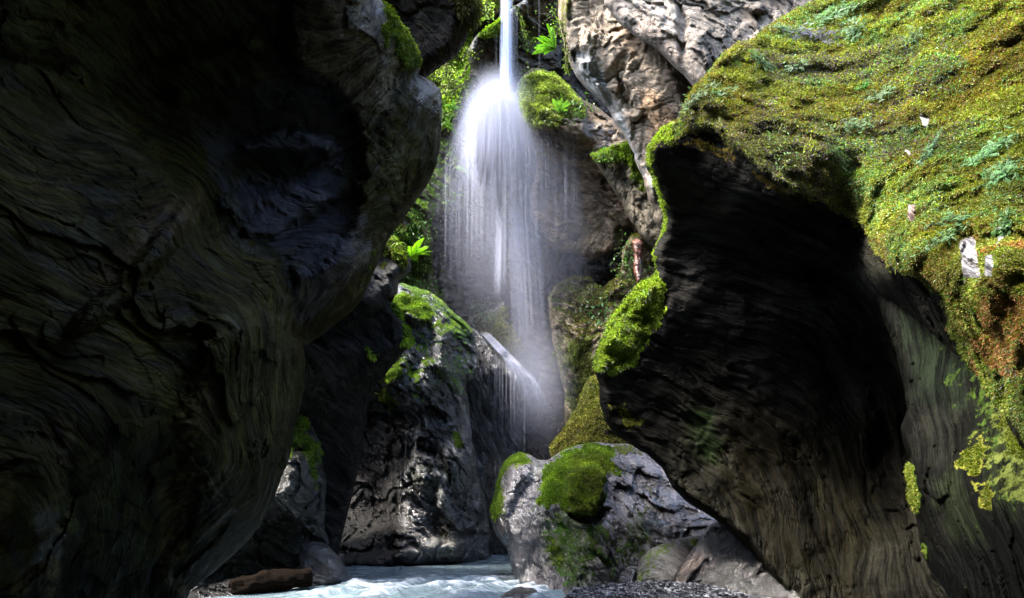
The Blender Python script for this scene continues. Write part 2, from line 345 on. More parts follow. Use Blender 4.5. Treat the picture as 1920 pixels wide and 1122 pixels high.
# ------------------------------------------------------------------ ground, gorge and river bed (setting)
def gorge():
    xs = np.linspace(-60, 60, 170); ys = np.linspace(-45, 95, 190); X, Y = np.meshgrid(xs, ys)
    P = np.stack([X * 0.12, Y * 0.12, X * 0], -1); nz = fbm(P, 4, 5)
    hw = 9.5 + nz * 1.5; xc = 0.8
    dx = np.abs(X - xc) - hw; dy = np.maximum(-6 - Y, Y - 29) + nz * 1.5
    d = np.maximum(dx, dy)
    Z = -0.45 + sst(d, 0, 5) * 13 + np.clip(d - 4, 0, 60) * 0.5 + fbm(P * 4, 4, 9) * 1.2 * sst(d, 0, 3)
    H, Wd = X.shape; i = np.arange(H * Wd).reshape(H, Wd)
    Q = np.stack([i[:-1, :-1], i[:-1, 1:], i[1:, 1:], i[1:, :-1]], -1).reshape(-1, 4)
    V = np.stack([X, Y, Z], -1).reshape(-1, 3); n = len(V); g = sst(Z.ravel(), 8, 14)[:, None]
    base = np.array([0.05, 0.045, 0.035]) * (1 - g) + np.array([0.05, 0.075, 0.02]) * g
    o = newmesh('terrain', V, Q, M_back, attrs=dict(base=base, moss=g[:, 0] * 0.8, mcol=np.tile([0.05, 0.08, 0.02], (n, 1)), pot=V[:, 0] * 0.5 + V[:, 2], wet=np.full(n, 0.3)))
    tag(o, kind='structure')
gorge()
# unseen rock mass added above the camera to keep skylight off the near walls
def light_blocker():
    n1, n2 = 60, 40; u = np.linspace(0, 2 * np.pi, n1, endpoint=False); v = np.linspace(0.02, np.pi - 0.02, n2); Uu, Vv = np.meshgrid(u, v)
    D = np.stack([np.cos(Uu) * np.sin(Vv), np.sin(Uu) * np.sin(Vv), np.cos(Vv)], -1); D = np.sign(D) * np.abs(D) ** 0.6
    P = D * np.array([11.0, 5.2, 1.8]) * (1 + 0.15 * fbm(D * 2.2, 4, 77)[..., None]) + np.array([1.0, -2.0, 10.0])
    i = np.arange(n1 * n2).reshape(n2, n1); j = np.roll(i, -1, 1); Q = np.stack([i[:-1], i[1:], j[1:], j[:-1]], -1).reshape(-1, 4); V = P.reshape(-1, 3); n = len(V)
    o = newmesh('unseen_light_blocker', V, Q, M_under, attrs=dict(base=np.tile([0.04, 0.04, 0.035], (n, 1)), moss=np.zeros(n), mcol=np.tile([0.06, 0.09, 0.02], (n, 1)), pot=V[:, 2], wet=np.full(n, 0.3)))
    tag(o, kind='structure')
light_blocker()

# ------------------------------------------------------------------ big rock masses, near to far
G = (0.085, 0.13, 0.012); GY = (0.13, 0.14, 0.018); GB = (0.07, 0.085, 0.02); OL = (0.06, 0.062, 0.018); BRT = (0.12, 0.20, 0.015)
L1 = [(-500, -900), (560, -900), (640, -300), (700, -60), (716, 0), (745, 30), (762, 55), (775, 80), (790, 118), (786, 140), (806, 150), (825, 168), (830, 210), (826, 260), (820, 310), (800, 350),
      (770, 390), (745, 425), (720, 460), (700, 510), (680, 560), (665, 580), (640, 600), (610, 625), (570, 652), (574, 690), (568, 740), (556, 790), (545, 850), (520, 920), (490, 985), (440, 1040),
      (395, 1080), (360, 1105), (335, 1150), (300, 1400), (-500, 1400)]
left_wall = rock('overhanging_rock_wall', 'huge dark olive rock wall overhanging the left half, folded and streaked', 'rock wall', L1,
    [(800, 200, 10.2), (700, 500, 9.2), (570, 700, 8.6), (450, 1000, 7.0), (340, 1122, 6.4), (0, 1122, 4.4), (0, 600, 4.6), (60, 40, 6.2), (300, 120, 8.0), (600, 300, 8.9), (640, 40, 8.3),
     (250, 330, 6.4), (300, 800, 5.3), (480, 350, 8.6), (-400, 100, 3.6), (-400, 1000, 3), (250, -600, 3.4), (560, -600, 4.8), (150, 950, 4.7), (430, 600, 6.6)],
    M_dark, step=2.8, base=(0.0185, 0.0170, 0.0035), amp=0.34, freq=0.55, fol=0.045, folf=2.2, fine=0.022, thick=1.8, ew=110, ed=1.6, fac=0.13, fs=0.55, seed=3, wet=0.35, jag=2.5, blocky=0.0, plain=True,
    iso=[(0, 600, 0), (0, 300, 1.2), (100, 150, 2.0), (200, 500, 0.9), (350, 380, 1.0), (130, 700, -0.3), (250, 850, -0.4), (420, 860, -0.4), (480, 650, 0.7), (540, 500, 1.3), (300, 1100, 0.3), (20, 1100, -1.3),
         (150, 1000, -0.9), (420, 1050, 1.2), (540, 800, 1.5), (600, 620, 2.2), (640, 400, 2.8), (500, 450, 2.2), (450, 250, 3.2), (700, 450, 2.2), (820, 250, 3.0), (700, 150, 3.9), (600, 80, 4.4), (640, -60, 5.2), (300, 100, 3.2), (300, 600, 0.5)],
    lobes=[([(-500, 100), (60, 100), (150, 120), (240, 225), (300, 300), (370, 372), (395, 425), (470, 460), (525, 470), (545, 560), (540, 620), (575, 650), (575, 1500), (-500, 1500)], 16, 0.7),
           ([(528, -40), (525, 100), (540, 150), (600, 180), (650, 240), (665, 330), (640, 420), (590, 520), (700, 520), (860, 380), (860, 100), (700, -40)], 22, 0.4),
           ([(355, 640), (440, 590), (540, 620), (600, 650), (600, 800), (500, 1000), (350, 1130), (300, 1130), (350, 900), (330, 760)], 40, 0.45),
           ([(-50, 800), (60, 780), (120, 850), (140, 1000), (100, 1150), (-50, 1150)], 30, 0.35),
           ([(340, 365), (375, 375), (370, 420), (250, 560), (130, 640), (120, 620), (220, 520)], 14, 0.3),
           ([(250, 120), (480, 60), (520, 160), (330, 200)], 25, 0.3),
           ([(430, 260), (560, 230), (640, 260), (620, 300), (450, 300)], 14, 0.25), ([(400, 360), (600, 330), (640, 370), (500, 460), (430, 440)], 18, 0.3),
           ([(540, 480), (640, 440), (690, 470), (660, 540), (560, 600)], 18, 0.25)],
    patches=[([(-60, -60), (520, -60), (520, 140), (420, 260), (280, 200), (100, 90), (-60, 90)], 30, (0.045, 0.045, 0.022), 0.85), ([(0, 100), (60, 100), (240, 230), (200, 330), (120, 420), (0, 420)], 30, (0.034, 0.031, 0.009), 0.7), ([(380, 540), (560, 620), (560, 760), (480, 900), (400, 900), (420, 700)], 30, (0.032, 0.030, 0.009), 0.8), ([(60, 480), (300, 420), (250, 560), (100, 700)], 30, (0.028, 0.026, 0.009), 0.6), ([(690, 200), (830, 200), (800, 360), (680, 480)], 26, (0.030, 0.028, 0.010), 0.8), ([(300, 120), (430, 70), (500, 110), (380, 200)], 16, (0.035, 0.042, 0.016), 0.7), ([(100, 900), (260, 860), (300, 1122), (120, 1122)], 30, (0.026, 0.030, 0.010), 0.6),([(530, -40), (560, 150), (650, 180), (700, 250), (740, 200), (730, 60), (716, -40)], 20, (0.055, 0.046, 0.032), 0.9),  # first patch is lightened to lift the upper hollow out of deep shade
             ([(500, 150), (640, 190), (650, 300), (560, 320), (400, 310), (380, 230)], 25, (0.024, 0.024, 0.030), 0.95),  # blue-grey colour paints the sky's sheen on the wet rock
             ([(420, 330), (620, 310), (650, 400), (690, 500), (560, 600), (540, 480), (450, 440)], 25, (0.024, 0.024, 0.033), 0.9),  # the same painted sky sheen, lower band
             ([(90, 230), (220, 180), (240, 250), (200, 330), (60, 400), (70, 300)], 18, (0.046, 0.038, 0.014), 0.7),
             ([(290, 380), (370, 370), (380, 400), (180, 560), (150, 540)], 14, (0.053, 0.038, 0.015), 0.7),
             ([(360, 730), (400, 740), (395, 800), (350, 840), (335, 800)], 8, (0.062, 0.046, 0.019), 0.8),
             ([(300, 900), (355, 890), (350, 1122), (295, 1122)], 8, (0.081, 0.062, 0.022), 0.75),
             ([(80, 770), (140, 790), (130, 900), (95, 860)], 10, (0.062, 0.050, 0.019), 0.7), ([(0, 850), (25, 880), (15, 1010), (0, 1010)], 6, (0.068, 0.053, 0.019), 0.6),
             ([(30, 1090), (110, 1030), (130, 1122), (20, 1122)], 12, (0.062, 0.050, 0.022), 0.7)],
    moss=[([(712, -10), (745, 25), (785, 75), (795, 120), (770, 125), (745, 95), (725, 60)], 6, 0.95, (0.07, 0.10, 0.012)), ([(690, 520), (712, 470), (705, 460), (672, 560), (668, 575)], 2, 0.6, G)],
    wets=[([(500, 150), (640, 190), (650, 300), (560, 320), (400, 310), (380, 230)], 30, 0.75), ([(420, 330), (650, 310), (690, 500), (560, 600), (540, 480), (450, 440)], 30, 0.7),
          ([(70, 960), (110, 950), (120, 1040), (70, 1060)], 14, 0.8), ([(780, 140), (830, 160), (830, 220), (780, 210)], 10, 0.7)])

R1 = [(1600, -900), (1700, -200), (1600, -40), (1533, 0), (1500, 12), (1469, 30), (1437, 50), (1412, 74), (1385, 80), (1358, 96), (1340, 120), (1332, 134), (1300, 162), (1282, 198), (1274, 226), (1240, 240), (1212, 275), (1213, 317), (1228, 349),
      (1240, 385), (1246, 409), (1238, 440), (1222, 478), (1229, 507), (1223, 520), (1198, 530), (1176, 556), (1147, 596), (1124, 641), (1115, 672), (1115, 696), (1125, 721), (1123, 755), (1134, 789),
      (1155, 818), (1188, 835), (1214, 852), (1243, 877), (1260, 915), (1285, 940), (1327, 965), (1357, 987), (1395, 1020), (1420, 1054), (1449, 1088), (1474, 1122), (1520, 1400), (2600, 1400), (2600, -900)]
LIP = [(1274, 222), (1300, 244), (1345, 250), (1385, 285), (1430, 325), (1475, 352), (1540, 378), (1590, 405), (1630, 450), (1670, 500), (1725, 522), (1765, 556), (1778, 600), (1800, 660), (1850, 740), (1890, 790), (1925, 840), (2100, 920), (2600, 950)]
MOSSPOLY = LIP + [(2600, -1000), (1600, -1000), (1600, -60), (1500, 0), (1400, 60), (1325, 125), (1270, 190)]
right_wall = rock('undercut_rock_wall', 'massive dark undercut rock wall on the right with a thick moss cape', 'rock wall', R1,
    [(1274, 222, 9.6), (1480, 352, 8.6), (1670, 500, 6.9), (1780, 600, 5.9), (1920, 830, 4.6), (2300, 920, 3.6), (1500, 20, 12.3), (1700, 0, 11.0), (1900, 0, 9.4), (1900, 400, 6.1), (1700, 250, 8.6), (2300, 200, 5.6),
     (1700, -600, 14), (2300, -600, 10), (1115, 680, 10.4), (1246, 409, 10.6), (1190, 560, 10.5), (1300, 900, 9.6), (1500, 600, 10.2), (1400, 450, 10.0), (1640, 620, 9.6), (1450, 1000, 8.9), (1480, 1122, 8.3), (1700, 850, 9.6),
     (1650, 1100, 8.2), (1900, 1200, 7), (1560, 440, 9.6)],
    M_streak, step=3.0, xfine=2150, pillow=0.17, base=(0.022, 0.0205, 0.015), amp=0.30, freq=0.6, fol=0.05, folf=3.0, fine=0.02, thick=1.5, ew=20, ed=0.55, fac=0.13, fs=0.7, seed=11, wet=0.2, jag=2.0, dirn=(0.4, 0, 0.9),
    iso=[(1250, 300, 4), (1400, 400, 3.6), (1600, 520, 3.4), (1250, 500, 2.6), (1450, 600, 2.2), (1620, 700, 2.6), (1150, 700, 0.6), (1300, 750, 0.6), (1450, 800, 0.9), (1600, 850, 1.8), (1270, 900, -0.4), (1400, 960, -0.2),
         (1500, 1000, 0.5), (1560, 1100, 0.8), (1640, 1000, 1.8), (1700, 900, 2.8), (1640, 1120, 1.6), (1900, 300, 6), (1500, 100, 6), (1700, 650, 3.6)],
    lobes=[(MOSSPOLY, 8, 0.35), ([(1560, 480), (1640, 560), (1700, 700), (1710, 850), (1640, 880), (1620, 740), (1560, 600), (1480, 480)], 20, -0.35), ([(1500, 1030), (1700, 930), (1760, 1122), (1760, 1400), (1480, 1400)], 30, -0.14),
           ([(1350, 220), (1420, 290), (1500, 360), (1460, 370), (1400, 320), (1330, 250)], 10, 0.25),
           ([(1780, 300), (1920, 240), (2000, 500), (1920, 560), (1850, 640), (1790, 560), (1800, 420)], 70, 0.35), ([(1640, 100), (1760, 60), (1800, 140), (1700, 200)], 60, 0.3),
           ([(1130, 620), (1225, 520), (1240, 560), (1190, 680), (1120, 700)], 14, 0.2), ([(1400, 60), (1340, 100), (1330, 130), (1410, 90)], 6, 0.2)],
    patches=[([(1240, 420), (1560, 480), (1680, 700), (1500, 760), (1300, 640), (1150, 700)], 40, (0.032, 0.030, 0.028), 0.8),
             ([(1400, 800), (1640, 850), (1660, 950), (1600, 1122), (1500, 1122), (1380, 980), (1270, 880)], 40, (0.0075, 0.0070, 0.0032), 0.9),  # brown patches on the wall foot darkened to offset light reaching it
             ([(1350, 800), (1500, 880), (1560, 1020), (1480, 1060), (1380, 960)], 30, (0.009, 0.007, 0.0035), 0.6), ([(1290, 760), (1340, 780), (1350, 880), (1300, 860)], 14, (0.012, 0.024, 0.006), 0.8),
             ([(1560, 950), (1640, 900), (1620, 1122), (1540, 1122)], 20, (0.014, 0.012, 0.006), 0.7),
             ([(1780, 420), (1900, 400), (1870, 520), (1790, 525)], 8, (0.30, 0.29, 0.30), 0.9), ([(1728, 216), (1742, 225), (1738, 240), (1730, 235)], 2, (0.6, 0.57, 0.5), 1), ([(1690, 280), (1710, 283), (1706, 293), (1700, 290)], 2, (0.6, 0.56, 0.5), 1),
             ([(1700, 380), (1716, 385), (1714, 415), (1703, 412)], 3, (0.4, 0.28, 0.24), 1)],
    moss=[(MOSSPOLY, 5, 1.0, GB), ([(1203, 282), (1236, 232), (1285, 212), (1292, 245), (1268, 262), (1238, 264), (1216, 290)], 3, 1.0, (0.13, 0.15, 0.015)), ([(1240, 400), (1250, 410), (1243, 445), (1228, 480), (1236, 508), (1245, 525), (1262, 560), (1240, 600), (1222, 640), (1190, 680), (1150, 700), (1105, 700), (1105, 640), (1200, 500), (1215, 470), (1230, 420)], 4, 1.0, (0.19, 0.28, 0.015)),
          ([(1205, 270), (1218, 262), (1222, 320), (1246, 380), (1252, 412), (1247, 445), (1233, 480), (1239, 508), (1240, 522), (1225, 520), (1222, 480), (1238, 440), (1235, 405)], 3, 1.0, G), ([(1205, 275), (1218, 268), (1225, 320), (1250, 380), (1250, 410), (1235, 400)], 3, 0.8, G), ([(1140, 755), (1170, 765), (1220, 790), (1200, 805), (1160, 790)], 6, 0.62, (0.09, 0.09, 0.015)),
          ([(1262, 270), (1310, 262), (1350, 280), (1480, 362), (1440, 350), (1370, 300)], 5, 0.7, (0.12, 0.08, 0.015)), ([(1330, 135), (1345, 100), (1400, 70), (1415, 85), (1360, 125)], 4, 1.0, (0.16, 0.12, 0.035))],
    bare=[[(1795, 450), (1830, 440), (1838, 520), (1805, 520)], [(1846, 480), (1862, 475), (1862, 520), (1848, 520)], [(1727, 213), (1744, 224), (1741, 243), (1730, 240)], [(1688, 278), (1712, 281), (1708, 297)], [(1699, 378), (1717, 384), (1715, 418), (1702, 414)], [(1868, 425), (1898, 405), (1892, 440), (1868, 460)]],
    wets=[([(1460, 520), (1580, 560), (1700, 760), (1600, 760)], 40, 0.55)])
R2 = [(1700, 770), (1690, 800), (1692, 830), (1705, 858), (1696, 880), (1700, 920), (1714, 960), (1723, 1000), (1728, 1040), (1745, 1072), (1768, 1100), (1784, 1130), (1820, 1400), (2600, 1400), (2600, 800), (2000, 700), (1900, 600), (1800, 490), (1720, 440), (1660, 440), (1630, 480), (1640, 550), (1660, 610), (1680, 660), (1694, 720)]
pillar = rock('rock_buttress', 'tall damp grey rock pillar in the lower right corner with yellow-green moss clumps', 'rock', R2,
    [(1640, 500, 8.3), (1720, 480, 8.0), (1670, 600, 7.4), (1760, 620, 6.8), (1710, 740, 6.3), (1700, 850, 5.6), (1720, 1000, 5.1), (1780, 1122, 4.5), (1800, 760, 5.7), (1850, 900, 4.5), (1920, 900, 4.2), (1920, 1122, 3.7), (2400, 1100, 2.8), (1860, 700, 5.6), (2000, 780, 4.8), (1900, 600, 6.6)],
    M_streak, step=3.2, base=(0.0045, 0.0045, 0.0032), pillow=0.03, amp=0.16, freq=0.9, fol=0.03, folf=6, fine=0.008, thick=1.5, ew=40, ed=0.5, fac=0.1, fs=1.2, seed=21, wet=0.12, dirn=(0.9, 0, 0.3), jag=2,
    iso=[(1660, 560, -0.2), (1760, 560, 0.8), (1690, 680, 0), (1780, 680, 0.9), (1700, 800, 0), (1780, 800, 0.8), (1860, 800, 1.4), (1740, 950, 0.2), (1830, 950, 1.1), (1920, 900, 2.0), (1780, 1080, 0), (1860, 1080, 0.8), (1920, 1080, 1.4)],
    patches=[([(1710, 770), (1800, 760), (1790, 870), (1730, 880)], 14, (0.017, 0.017, 0.012), 0.7), ([(1690, 560), (1790, 620), (1820, 760), (1720, 740)], 24, (0.009, 0.014, 0.007), 0.9), ([(1740, 900), (1800, 880), (1850, 1020), (1780, 1000)], 16, (0.018, 0.024, 0.010), 0.8), ([(1820, 830), (1920, 800), (1920, 1000), (1860, 960)], 20, (0.013, 0.018, 0.007), 0.7)],
    moss=[([(1770, 590), (1880, 740), (1960, 900), (1930, 1040), (1860, 980), (1830, 820), (1780, 700)], 34, 0.50, (0.03, 0.05, 0.010)), ([(1800, 850), (1840, 830), (1850, 870), (1830, 900), (1860, 920), (1862, 960), (1845, 965), (1820, 930), (1812, 890)], 12, 1.0, (0.12, 0.12, 0.02)), ([(1696, 872), (1708, 880), (1725, 940), (1722, 965), (1705, 940)], 6, 1.0, (0.05, 0.09, 0.012)),
          ([(1728, 1015), (1742, 1025), (1745, 1055), (1732, 1050)], 3, 0.9, (0.05, 0.09, 0.012)), ([(1870, 760), (1990, 740), (1990, 880), (1900, 860)], 16, 0.9, GB), ([(1850, 860), (1930, 850), (1990, 1040), (1910, 1000)], 26, 0.55, GB), ([(1860, 690), (1980, 700), (1980, 760), (1890, 760)], 8, 0.9, GB)], up=(0.8, 0.4))

L2 = [(560, -110), (885, -100), (892, 5), (893, 22), (886, 45), (871, 80), (855, 105), (835, 120), (805, 142), (770, 175), (690, 170), (600, 60)]
hang = rock('hanging_rock', 'dark tilted rock block jammed at the top between left wall and waterfall, mossy tip', 'rock', L2,
    [(880, 20, 12.4), (800, 120, 12.8), (720, 60, 13.2), (840, -100, 12), (640, -100, 12.5)], M_dark, step=3.2, base=(0.018, 0.015, 0.012), amp=0.15, fol=0.03, folf=3, fine=0.01, thick=3, ew=40, ed=0.8, fac=0.12, seed=31, wet=0.3, dirn=(0.6, 0, 0.8), jag=1.5,
    moss=[([(850, -20), (900, -20), (895, 30), (884, 46), (866, 30), (850, 20)], 4, 1, (0.08, 0.09, 0.018))])
L3 = [(480, 300), (640, 380), (720, 425), (735, 440), (758, 462), (770, 485), (771, 508), (748, 527), (745, 552), (728, 561), (742, 573), (761, 608), (772, 637), (767, 653), (748, 668), (725, 700), (704, 722), (690, 760), (676, 860), (655, 950), (640, 1010), (635, 1060), (600, 1080), (540, 1080), (470, 800), (440, 500)]
midwall = rock('shadowed_rock_face', 'nearly black smooth rock face behind the left wall with thin moss edges', 'rock wall', L3,
    [(735, 450, 13.6), (760, 500, 13.4), (700, 600, 12.8), (765, 640, 13.2), (640, 700, 12.6), (700, 720, 13.2), (650, 950, 13.4), (600, 1060, 12.9), (520, 500, 12), (600, 850, 13.2)], M_under, step=3.2, base=(0.016, 0.015, 0.014), amp=0.25, fol=0.04, folf=3, fine=0.01, thick=2.0, ew=24, ed=0.5, fac=0.12, seed=35,
    wet=0.35, dirn=(0.6, 0, 0.7), jag=1.5, moss=[([(730, 558), (738, 562), (765, 610), (776, 640), (770, 655), (755, 640), (752, 605), (735, 580)], 2.5, 1, (0.09, 0.15, 0.01)), ([(720, 440), (740, 440), (762, 470), (755, 500), (735, 470), (722, 492)], 4, 0.8, (0.10, 0.14, 0.012)),
          ([(640, 585), (655, 560), (672, 560), (664, 580)], 2, 0.6, G), ([(686, 655), (697, 670), (693, 675)], 3, 0.7, G)], wets=[([(700, 470), (770, 470), (770, 560), (680, 560)], 20, 0.7)],
    lobes=[([(640, 480), (745, 500), (750, 560), (640, 620)], 12, 0.25), ([(560, 640), (640, 640), (780, 620), (740, 700), (640, 740)], 20, 0.3)])
L4 = [(725, 566), (742, 553), (748, 531), (757, 530), (775, 537), (800, 545), (830, 565), (855, 590), (875, 605), (892, 626), (893, 650), (899, 686), (890, 705), (874, 716), (880, 760), (885, 830), (895, 880), (908, 930), (916, 980), (915, 1040), (912, 1054), (850, 1060), (790, 1064), (700, 1070), (640, 1075), (600, 1060), (600, 900), (620, 700), (690, 600)]
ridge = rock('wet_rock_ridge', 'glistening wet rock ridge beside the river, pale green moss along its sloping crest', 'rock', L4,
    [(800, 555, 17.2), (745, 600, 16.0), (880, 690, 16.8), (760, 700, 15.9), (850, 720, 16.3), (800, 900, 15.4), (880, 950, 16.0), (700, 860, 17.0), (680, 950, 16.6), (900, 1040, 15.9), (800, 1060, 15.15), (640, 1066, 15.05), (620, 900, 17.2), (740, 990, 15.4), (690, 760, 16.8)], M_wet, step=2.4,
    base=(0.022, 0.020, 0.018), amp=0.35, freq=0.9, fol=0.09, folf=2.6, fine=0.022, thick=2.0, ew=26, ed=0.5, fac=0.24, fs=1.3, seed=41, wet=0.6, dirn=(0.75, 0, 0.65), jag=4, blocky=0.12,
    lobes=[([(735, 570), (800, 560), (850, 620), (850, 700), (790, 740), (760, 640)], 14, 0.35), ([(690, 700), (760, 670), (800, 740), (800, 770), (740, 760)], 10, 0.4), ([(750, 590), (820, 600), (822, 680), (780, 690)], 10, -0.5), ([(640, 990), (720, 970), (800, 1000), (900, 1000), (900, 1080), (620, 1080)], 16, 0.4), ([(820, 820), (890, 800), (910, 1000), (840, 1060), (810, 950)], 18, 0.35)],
    patches=[([(826, 960), (850, 960), (870, 1056), (835, 1058)], 5, (0.11, 0.10, 0.075), 0.8), ([(600, 700), (700, 720), (720, 900), (640, 980), (600, 960)], 30, (0.010, 0.009, 0.009), 0.95), ([(600, 960), (740, 960), (760, 1070), (600, 1080)], 20, (0.006, 0.0055, 0.005), 0.98), ([(770, 900), (840, 850), (880, 900), (840, 960)], 20, (0.05, 0.06, 0.04), 0.7)],  # dark patches at lower left paint shade where the sun still falls
    moss=[([(725, 566), (742, 552), (790, 555), (820, 590), (830, 615), (800, 600), (775, 590), (735, 578)], 4, 1, (0.13, 0.17, 0.02)), ([(748, 532), (775, 535), (830, 563), (892, 626), (898, 660), (860, 650), (830, 600), (790, 560)], 8, 0.62, (0.07, 0.15, 0.03)),
          ([(700, 722), (745, 672), (790, 715), (800, 740), (760, 700), (715, 730)], 5, 0.95, (0.10, 0.15, 0.012)), ([(800, 640), (890, 640), (890, 720), (870, 760), (790, 740)], 22, 0.50, (0.06, 0.12, 0.02)), ([(702, 715), (712, 715), (745, 760), (738, 768), (712, 742)], 3, 1, (0.08, 0.15, 0.012)), ([(850, 810), (862, 830), (856, 838)], 3, .8, G)],
    up=(0.25, 0.8, 760), mcol=(0.07, 0.12, 0.015), wets=[([(600, 600), (700, 560), (740, 760), (740, 1080), (600, 1080)], 30, -0.3), ([(770, 940), (900, 840), (900, 1060), (780, 1060)], 40, 0.85)])
L5 = [(870, 612), (884, 614), (895, 620), (906, 634), (925, 662), (945, 684), (965, 698), (985, 706), (988, 740), (990, 800), (985, 860), (975, 900), (960, 940), (1000, 1000), (1000, 1062), (900, 1066), (850, 1060), (850, 700)]
fin = rock('dark_rock_fin', 'dark rock fin between the wet ridge and the falls, water sliding down its slanted top', 'rock', L5,
    [(890, 630, 18.6), (940, 700, 18.2), (985, 710, 18.6), (930, 900, 17.8), (880, 800, 18.2), (930, 1040, 17.6), (980, 850, 18.4)], M_wet, step=2.4, base=(0.030, 0.030, 0.032), amp=0.2, fol=0.06, folf=3, fine=0.02, thick=2.5, ew=20, ed=0.5, fac=0.15, seed=45, wet=0.45, dirn=(0.85, 0, 0.4), jag=3,
    patches=[([(915, 850), (960, 850), (960, 1040), (905, 1040)], 15, (0.05, 0.038, 0.028), 0.8)])
L6 = [(540, 740), (560, 765), (582, 790), (598, 830), (606, 870), (612, 930), (608, 990), (613, 1015), (606, 1050), (570, 1085), (520, 1108), (470, 1135), (400, 1180), (300, 1180), (400, 1000), (500, 900), (530, 800)]
side = rock('mossy_wall_foot', 'small craggy wet rock with trailing green moss tucked behind the left wall', 'rock', L6,
    [(560, 780, 12.6), (590, 900, 12.4), (540, 900, 11.8), (600, 1030, 12.4), (500, 1085, 11.5), (400, 1120, 10.6), (560, 1075, 11.9)], M_wet, step=2.4, base=(0.018, 0.017, 0.014), amp=0.2, freq=1.3, fol=0.08, folf=4, fine=0.03, thick=1.4, ew=20, ed=0.4, fac=0.16, fs=1.8, seed=51, wet=0.55, dirn=(0.5, 0, 0.8), jag=4, blocky=0.08,
    lobes=[([(545, 850), (590, 850), (600, 940), (550, 980), (520, 930)], 12, 0.4)], moss=[([(545, 770), (575, 780), (600, 860), (596, 930), (585, 900), (570, 840), (545, 850), (530, 880), (540, 830)], 6, 0.72, (0.09, 0.13, 0.015))],
    patches=[([(480, 960), (560, 980), (560, 1080), (400, 1110)], 20, (0.012, 0.013, 0.007), 0.9)], wets=[([(480, 980), (580, 990), (560, 1100), (380, 1120)], 20, 0.2)])
rock('shore_ledge', 'low black wet ledge at the left edge of the stream beneath the overhang', 'rock', [(300, 1180), (350, 1115), (385, 1092), (440, 1082), (500, 1080), (560, 1088), (552, 1100), (520, 1112), (492, 1128), (470, 1160), (450, 1200)],
    [(400, 1105, 10.5), (500, 1095, 11.1), (545, 1095, 11.4), (450, 1150, 9.9), (330, 1150, 9.6)], M_wet, step=2.4, base=(0.007, 0.006, 0.005), amp=0.15, freq=1.3, fol=0.04, folf=5, fine=0.015, thick=1.0, ew=12, ed=0.3, fac=0.1, fs=2, seed=53, wet=0.4, jag=4)
BO = [(545, 1078), (553, 1040), (558, 1018), (580, 1013), (612, 1020), (636, 1044), (653, 1072), (656, 1098), (640, 1104), (600, 1108), (560, 1106)]
rb = rock('river_boulder', 'black wet boulder at the left river edge shining with reflections, beside the log', 'boulder', BO,
    [(560, 1030, 12.0), (600, 1040, 11.8), (640, 1090, 11.55), (600, 1100, 11.3), (560, 1090, 11.6)], M_wet, step=1.8, base=(0.028, 0.028, 0.03), amp=0.15, freq=1.5, fol=0.05, folf=6, fine=0.02, thick=0.8, ew=26, ed=0.45, fac=0.1, fs=2.5, seed=55, wet=0.9, jag=2, dirn=(0.6, 0, 0.7), blocky=0.04)

